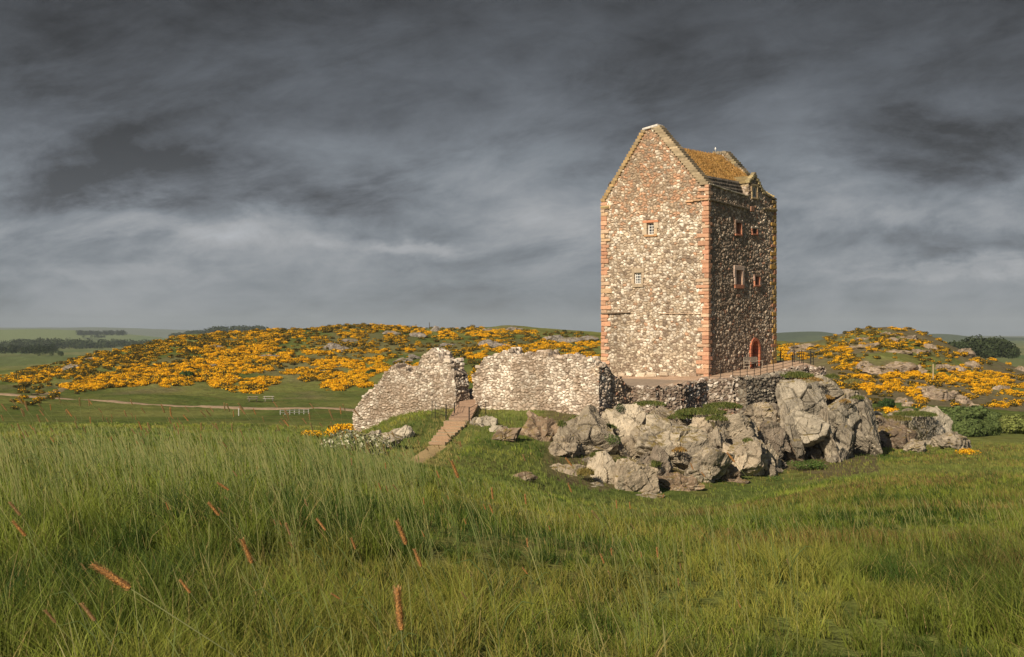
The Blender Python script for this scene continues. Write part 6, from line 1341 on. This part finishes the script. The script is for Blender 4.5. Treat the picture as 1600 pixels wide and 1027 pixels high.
# hill rocks
HR = [(520, 541, 14, 6, 'L'), (535, 546, 12, 4, 'L'), (420, 557, 16, 3.5, 'L'), (370, 594, 9, 3, 'L'), (632, 563, 14, 4, 'L'), (648, 559, 10, 4, 'L'), (115, 573, 14, 4, 'L'), (145, 560, 12, 3, 'L'), (330, 571, 10, 2.5, 'L'), (610, 520, 12, 4, 'L'), (650, 524, 14, 4, 'L'),
      (765, 538, 16, 6, 'L'), (783, 541, 12, 5, 'L'), (700, 538, 12, 3, 'L'), (868, 529, 18, 6, 'L'), (893, 531, 16, 6, 'L'), (920, 528, 18, 6, 'L'), (765, 516, 14, 3, 'L'), (800, 515, 14, 3, 'L'), (680, 515, 8, 5, 'L'), (545, 532, 16, 3, 'L'), (330, 541, 16, 2.5, 'L'),
      (1350, 573, 12, 9, 'R'), (1375, 578, 20, 8, 'R'), (1400, 574, 24, 8, 'R'), (1425, 577, 16, 5, 'R'), (1475, 575, 14, 8, 'R'), (1520, 572, 12, 8, 'R'), (1495, 577, 16, 5, 'R'), (1508, 550, 12, 7, 'R'), (1455, 543, 10, 6, 'R'), (1340, 543, 18, 4, 'R'), (1370, 538, 18, 4, 'R'), (1405, 549, 18, 4, 'R'), (1435, 549, 16, 4, 'R'),
      (1385, 522, 14, 3.5, 'R'), (1420, 527, 14, 4, 'R'), (1352, 528, 14, 3.5, 'R'), (1395, 531, 16, 3.5, 'R'), (1460, 618, 22, 10, 'R'), (1485, 617, 16, 10, 'R'), (1505, 626, 12, 8, 'R'), (1448, 608, 16, 6, 'R'), (1408, 625, 9, 6, 'R'), (1420, 632, 10, 5, 'R'), (1520, 633, 9, 5, 'R'), (1563, 607, 13, 5, 'R'), (1595, 576, 8, 5, 'R'), (1255, 535, 20, 6, 'K'), (1245, 540, 14, 5, 'K')]
for i, (px, py, hw, hh, sd) in enumerate(HR):
    if True:
        x, y = ray_ground([px], [py + (12 if sd == 'K' else hh * 0.6)], 158, 500, 1.0); Yr = float(y[0]) if not np.isnan(y[0]) else 330.0
    k = Yr / F; colr = (0.25, 0.225, 0.21) if sd == 'L' else (0.33, 0.26, 0.20)
    o = rock_mesh('hill_rock', (0, 0, 0), (hw * k * 1.15, hw * k * 0.8, hh * k * 1.2), 700 + i, 4, 14, 0.8, np.array(colr))
    o.location = P(px, py + 1.5, Yr); o.location.z = min(o.location.z, h1(o.location.x, Yr) + hh * k * 0.35); 
    if sd == 'K': meta(o, 'low brown rocky knoll with scrub just right of the tower, before the distant hills', 'rock', 'rocks of the knoll right of the tower')
    else:
        lv = 'low on' if py > (600 if sd == 'R' else 570) else 'halfway up' if py > (560 if sd == 'R' else 535) else 'high on'
        wr_ = ('over the path bend' if px < 200 else 'left of the picnic tables' if px < 350 else 'above the picnic tables' if px < 450 else 'left of the ruins' if px < 560 else 'above the left ruined wall' if px < 690 else 'above the broad ruined wall' if px < 850 else 'beside the tower') if sd == 'L' else ('at the left flank' if px < 1390 else 'left of the wooden post' if px < 1455 else 'right of the wooden post' if px < 1530 else 'by the right edge')
        wd_ = 'long' if hw > 16 else 'broad' if hw > 12 else 'small'
        meta(o, f"{wd_} {'low' if hh < 5 else 'blocky'} grey rock in the gorse, {lv} {'left' if sd == 'L' else 'right'} hill {wr_}", 'rock', 'grey rocks on the ' + ('left hill' if sd == 'L' else 'right hand hill'))

# ------------------------------------------------------------------ small far things
def poleobj(px, y0, y1, Y, w_, col, label, name='post', cat='post'):
    a, b = P(px, y1, Y), P(px, y0, Y); mb = MB(); mb.bev((0, 0, (b[2] - a[2]) / 2), (w_, 0, 0), (0, w_, 0), (0, 0, (b[2] - a[2]) / 2 + 0.2), w_ * 0.2, col); o = mb.build(name, M_WOOD); o.location = a; return meta(o, label, cat)
x, y = ray_ground([1458], [594], 158, 400, 0.5); poleobj(1458, 571, 594, float(y[0]) - 1.5, 0.09, (0.42, 0.34, 0.20), 'single pale wooden post standing in the gorse on the right hand hill')
poleobj(650, 508, 520, 410, 0.10, (0.10, 0.09, 0.08), 'left one of two thin poles on the skyline saddle', 'utility_pole', 'pole')
poleobj(671, 505, 518, 420, 0.10, (0.10, 0.09, 0.08), 'right and taller one of two thin poles on the skyline saddle', 'utility_pole', 'pole')
def picnic(px, py, label, col):
    x, y = ray_ground([px], [py], 130, 400, 0.5); Y = float(y[0]); z = h1(x[0], Y); e = meta(empty('picnic_table', (x[0], Y, z), 0.1), label, 'picnic table')
    mb = MB(); [mb.bev((0, -0.3 + k * 0.15, 0.74), (0.8, 0, 0), (0, 0.065, 0), (0, 0, 0.03), 0.01, col) for k in range(5)]; mb.build('tabletop', M_WOOD, e)
    for s in (-1, 1):
        mb = MB(); mb.bev((0, s * 0.72, 0.44), (0.8, 0, 0), (0, 0.13, 0), (0, 0, 0.03), 0.01, col); mb.build('seat', M_WOOD, e)
        for t in (-1, 1): mb = MB(); mb.bev((t * 0.55, s * 0.38, 0.36), (0.05, 0, 0), (0, 0.05, 0), (0, s * 0.22, 0.37), 0.01, col); mb.build('leg', M_WOOD, e)
picnic(395, 628, 'grey brown picnic table on the grass beyond the path', (0.25, 0.22, 0.18)); picnic(420, 628, 'paler picnic table beside the brown one beyond the path', (0.42, 0.39, 0.34))
# white rail fence just below the path
def whitefence():
    a = ray_ground([438], [648], 125, 300, .5); b = ray_ground([482], [647], 125, 300, .5); A = np.array([a[0][0], a[1][0]]); B = np.array([b[0][0], b[1][0]]); e = meta(empty('white_fence', (A[0], A[1], h1(*A))), 'low white rail fence at the edge of the path left of the ruins', 'fence'); n = 7
    pts = [np.r_[A + (B - A) * i / (n - 1), 0] for i in range(n)]
    for p in pts: p[2] = h1(p[0], p[1])
    for p in pts: mb = MB(); mb.box(p - pts[0] + (0, 0, 0.2), (0.05, 0, 0), (0, 0.05, 0), (0, 0, 0.35)); mb.build('post', M_PALE, e)
    for zz_ in (0.22, 0.48): mb = MB(); mb.tube([p - pts[0] + (0, -0.06, zz_) for p in pts], 0.035, k=4); mb.build('rail', M_PALE, e)
whitefence()
poleobj(373, 641, 647, 150, 0.05, (0.4, 0.4, 0.38), 'short white marker post at the edge of the left path')
# white cottages far off beyond the gorse
def cottage(px, py, Y, w_, label):
    c = P(px, py, Y); e = meta(empty('white_cottage', tuple(c), 0.4), label, 'cottage'); h_ = w_ * 0.42; d_ = w_ * 0.55
    mb = MB(); mb.box((0, 0, h_ / 2 - 1), (w_ / 2, 0, 0), (0, d_ / 2, 0), (0, 0, h_ / 2 + 1)); V = [(-w_ / 2, -d_ / 2, h_), (-w_ / 2, d_ / 2, h_), (-w_ / 2, 0, h_ * 1.9), (w_ / 2, -d_ / 2, h_), (w_ / 2, d_ / 2, h_), (w_ / 2, 0, h_ * 1.9)]
    mb.T = [np.array([[0, 2, 1], [3, 4, 5]]) + mb.n]; mb.add(V, np.zeros((0, 4), int)); mb.build('wall', M_WHITE, e)
    mb = MB()
    for s in (-1, 1): mb.box((0, s * d_ * 0.27, h_ * 1.45 + 0.1), (w_ * 0.53, 0, 0), (0, s * d_ * 0.28, -h_ * 0.48), (0, 0.05, 0.12), (0.12, 0.12, 0.13))
    rf = mb.build('roof', M_DRESS, e); mb = MB(); mb.box((w_ * 0.4, 0, h_ * 2.1), (w_ * 0.05, 0, 0), (0, w_ * 0.05, 0), (0, 0, h_ * 0.35), (0.5, 0.5, 0.48)); mb.build('chimney', M_DRESS, rf)
    for t in (-0.25, 0.25): mb = MB(); mb.box((w_ * t, -d_ / 2 - 0.02, h_ * 0.55), (w_ * 0.05, 0, 0), (0, 0.05, 0), (0, 0, h_ * 0.2)); mb.build('window', M_DARK, e)
cottage(1284, 542, 1700, 7.5, 'small white gabled cottage far away between the tower and the right hand hill'); cottage(1275, 541, 1750, 5, 'smaller white cottage left of the gabled one, between the tower and the right hand hill')

# ------------------------------------------------------------------ woods, far hills
def wood(name, px0, px1, pybase, Y0, Y1, hpx, n, colf, label, seed, prof_=None, conifer=False):
    q = np.random.default_rng(seed); VV, QQ, CC_ = [], [], []; off = 0
    for i in range(n):
        px = q.uniform(px0, px1); Y = q.uniform(Y0, Y1); hp = (np.interp(px, *zip(*prof_)) if prof_ else hpx) * q.uniform(0.75, 1.1); x = (px - 800) * Y / F; h_ = hp * Y / F; zb__ = -(pybase - HZ) * Y0 / F - 0.5
        r_ = h_ * (0.28 if conifer else 0.5); L = [(0, 0, h_ * 0.5, r_, r_, h_ * 0.48)] + [(q.uniform(-.6, .6) * r_, q.uniform(-.6, .6) * r_, h_ * q.uniform(.4, .85), r_ * .5, r_ * .5, h_ * .2) for _ in range(5)]
        V, Q, c = leafy(170, L, h_ * 0.065, colf, seed * 31 + i); V = V + (x, Y, zb__); VV.append(V); QQ.append(Q + off); CC_.append(c * q.uniform(0.7, 1.15)); off += len(V)
    return meta(mk(name, np.concatenate(VV), [np.concatenate(QQ)], M_FOL, col=np.concatenate(CC_)), label, 'wood', kind='stuff')
WD = green((0.018, 0.032, 0.016), (0.045, 0.062, 0.025)); WM = green((0.03, 0.05, 0.022), (0.065, 0.085, 0.035))
wood('woodland', 1432, 1588, 560, 620, 690, 30, 85, WM, 'dark green broadleaved wood by the loch at the far right', 801, [(1430, 14), (1460, 18), (1500, 26), (1530, 32), (1560, 31), (1580, 24), (1590, 14)])
wood('woodland', -40, 88, 553, 1150, 1300, 13, 70, WD, 'dark conifer wood on the plain at the far left', 802)
wood('woodland', -40, 330, 549, 1900, 2300, 17, 150, WM, 'band of mixed woods across the plain at the left', 803, [(-40, 16), (100, 18), (180, 16), (330, 14)])
wood('woodland', 58, 100, 556, 1000, 1060, 7, 12, WM, 'small round trees along a field edge at the far left', 804)
wood('woodland', 122, 196, 524, 3700, 3800, 8, 60, WD, 'long dark plantation on top of the pale green far hill', 805)
wood('woodland', 262, 420, 530, 2600, 2900, 14, 120, WM, 'wooded ridge at the left end of the gorse hill skyline', 806, [(262, 8), (310, 14), (340, 19), (400, 21), (420, 18)])
wood('woodland', 128, 170, 528, 3300, 3400, 4.5, 14, WD, 'small copse on the flank of the far green hill', 807)
def hill(name, pts, Y, depth, base, colA, colB, seed, sc=0.01):
    """a rounded far hill: skyline from pts (photo columns, rows), sloping down both ways"""
    xs = np.linspace(pts[0][0], pts[-1][0], 160); ys = np.interp(xs, [p[0] for p in pts], [p[1] for p in pts]); ys = ys + (fb2(xs, xs * 0, 0.05, 4, seed) - 0.5) * 1.2
    X = (xs - 800) * Y / F; ztop = (HZ - ys) * Y / F; t = np.linspace(-1, 1, 33); V = []
    for tt in t:
        yv_ = Y + tt * depth; z = base + (ztop - base) * (1 - abs(tt) ** 1.6); x = X; V.append(np.stack([x, np.full(160, yv_) + 0 * x, z + (fb2(x, x * 0 + yv_, sc, 4, seed + 1) - 0.5) * 0.05 * (ztop - base)], 1))
    V = np.concatenate(V); _, _, ID = voro(np.stack([V[:, 0] * sc * 0.6, V[:, 1] * sc * 0.25, V[:, 2] * 0], 1), seed)
    c = lerp(colA, colB, TAB[ID]); return meta(mk(name, V, [gridf(33, 160)], M_GROUND, col=c, smooth=True), kind='structure')
hill('hills', [(-160, 518), (-60, 516), (20, 515), (60, 514), (120, 516), (200, 523), (280, 534), (330, 542)], 4200, 1300, -60, (0.16, 0.22, 0.09), (0.24, 0.27, 0.12), 901, 0.003)
hill('hills', [(-300, 513), (0, 512), (60, 512.5), (150, 512), (220, 513.5), (300, 516), (420, 519), (500, 522)], 9500, 2500, -80, (0.08, 0.11, 0.07), (0.14, 0.16, 0.09), 902, 0.001)
hill('hills', [(1150, 527), (1200, 521), (1235, 519), (1262, 518), (1278, 518), (1300, 523), (1330, 526), (1380, 530)], 3800, 900, -60, (0.06, 0.085, 0.045), (0.10, 0.13, 0.06), 903, 0.004)
hill('hills', [(1380, 526), (1436, 522), (1470, 522), (1482, 526), (1530, 529), (1560, 527), (1620, 528), (1720, 524), (1800, 530)], 4600, 1000, -60, (0.06, 0.085, 0.045), (0.10, 0.13, 0.06), 904, 0.004)
hill('hills', [(700, 520), (1000, 521), (1150, 524), (1250, 525.5), (1400, 524.5), (1600, 525), (1800, 522), (2000, 524)], 9000, 2200, -80, (0.08, 0.11, 0.07), (0.13, 0.15, 0.09), 905, 0.001)
wl = [P(1578, 572, 560), P(1760, 572, 560), P(1760, 543, 1500), P(1588, 543, 1500)]
zw = min(p[2] for p in wl); 
for p in wl: p[2] = -11.6
me = mk('loch', np.array([[170, 420, -13.2], [420, 420, -13.2], [900, 1500, -13.2], [560, 1500, -13.2]]), [[(0, 1, 2, 3)]], mat_water()); meta(me, kind='structure')

# ------------------------------------------------------------------ haze: the pale air that fades the far hills
hm = bpy.data.materials.new('haze'); hm.use_nodes = True; t = NT(hm.node_tree); t.N.clear()
pv = t.n('ShaderNodeVolumePrincipled'); pv.inputs['Color'].default_value = (0.72, 0.85, 1.0, 1); pv.inputs['Density'].default_value = 0.00007; pv.inputs['Anisotropy'].default_value = 0.0
t.L.new(pv.outputs[0], t.n('ShaderNodeOutputMaterial').inputs['Volume'])
HB = MB(); HB.box((0, 6400, -100), (14000, 0, 0), (0, 6800, 0), (0, 0, 260)); hz_ = HB.build('haze', hm); meta(hz_, kind='stuff')
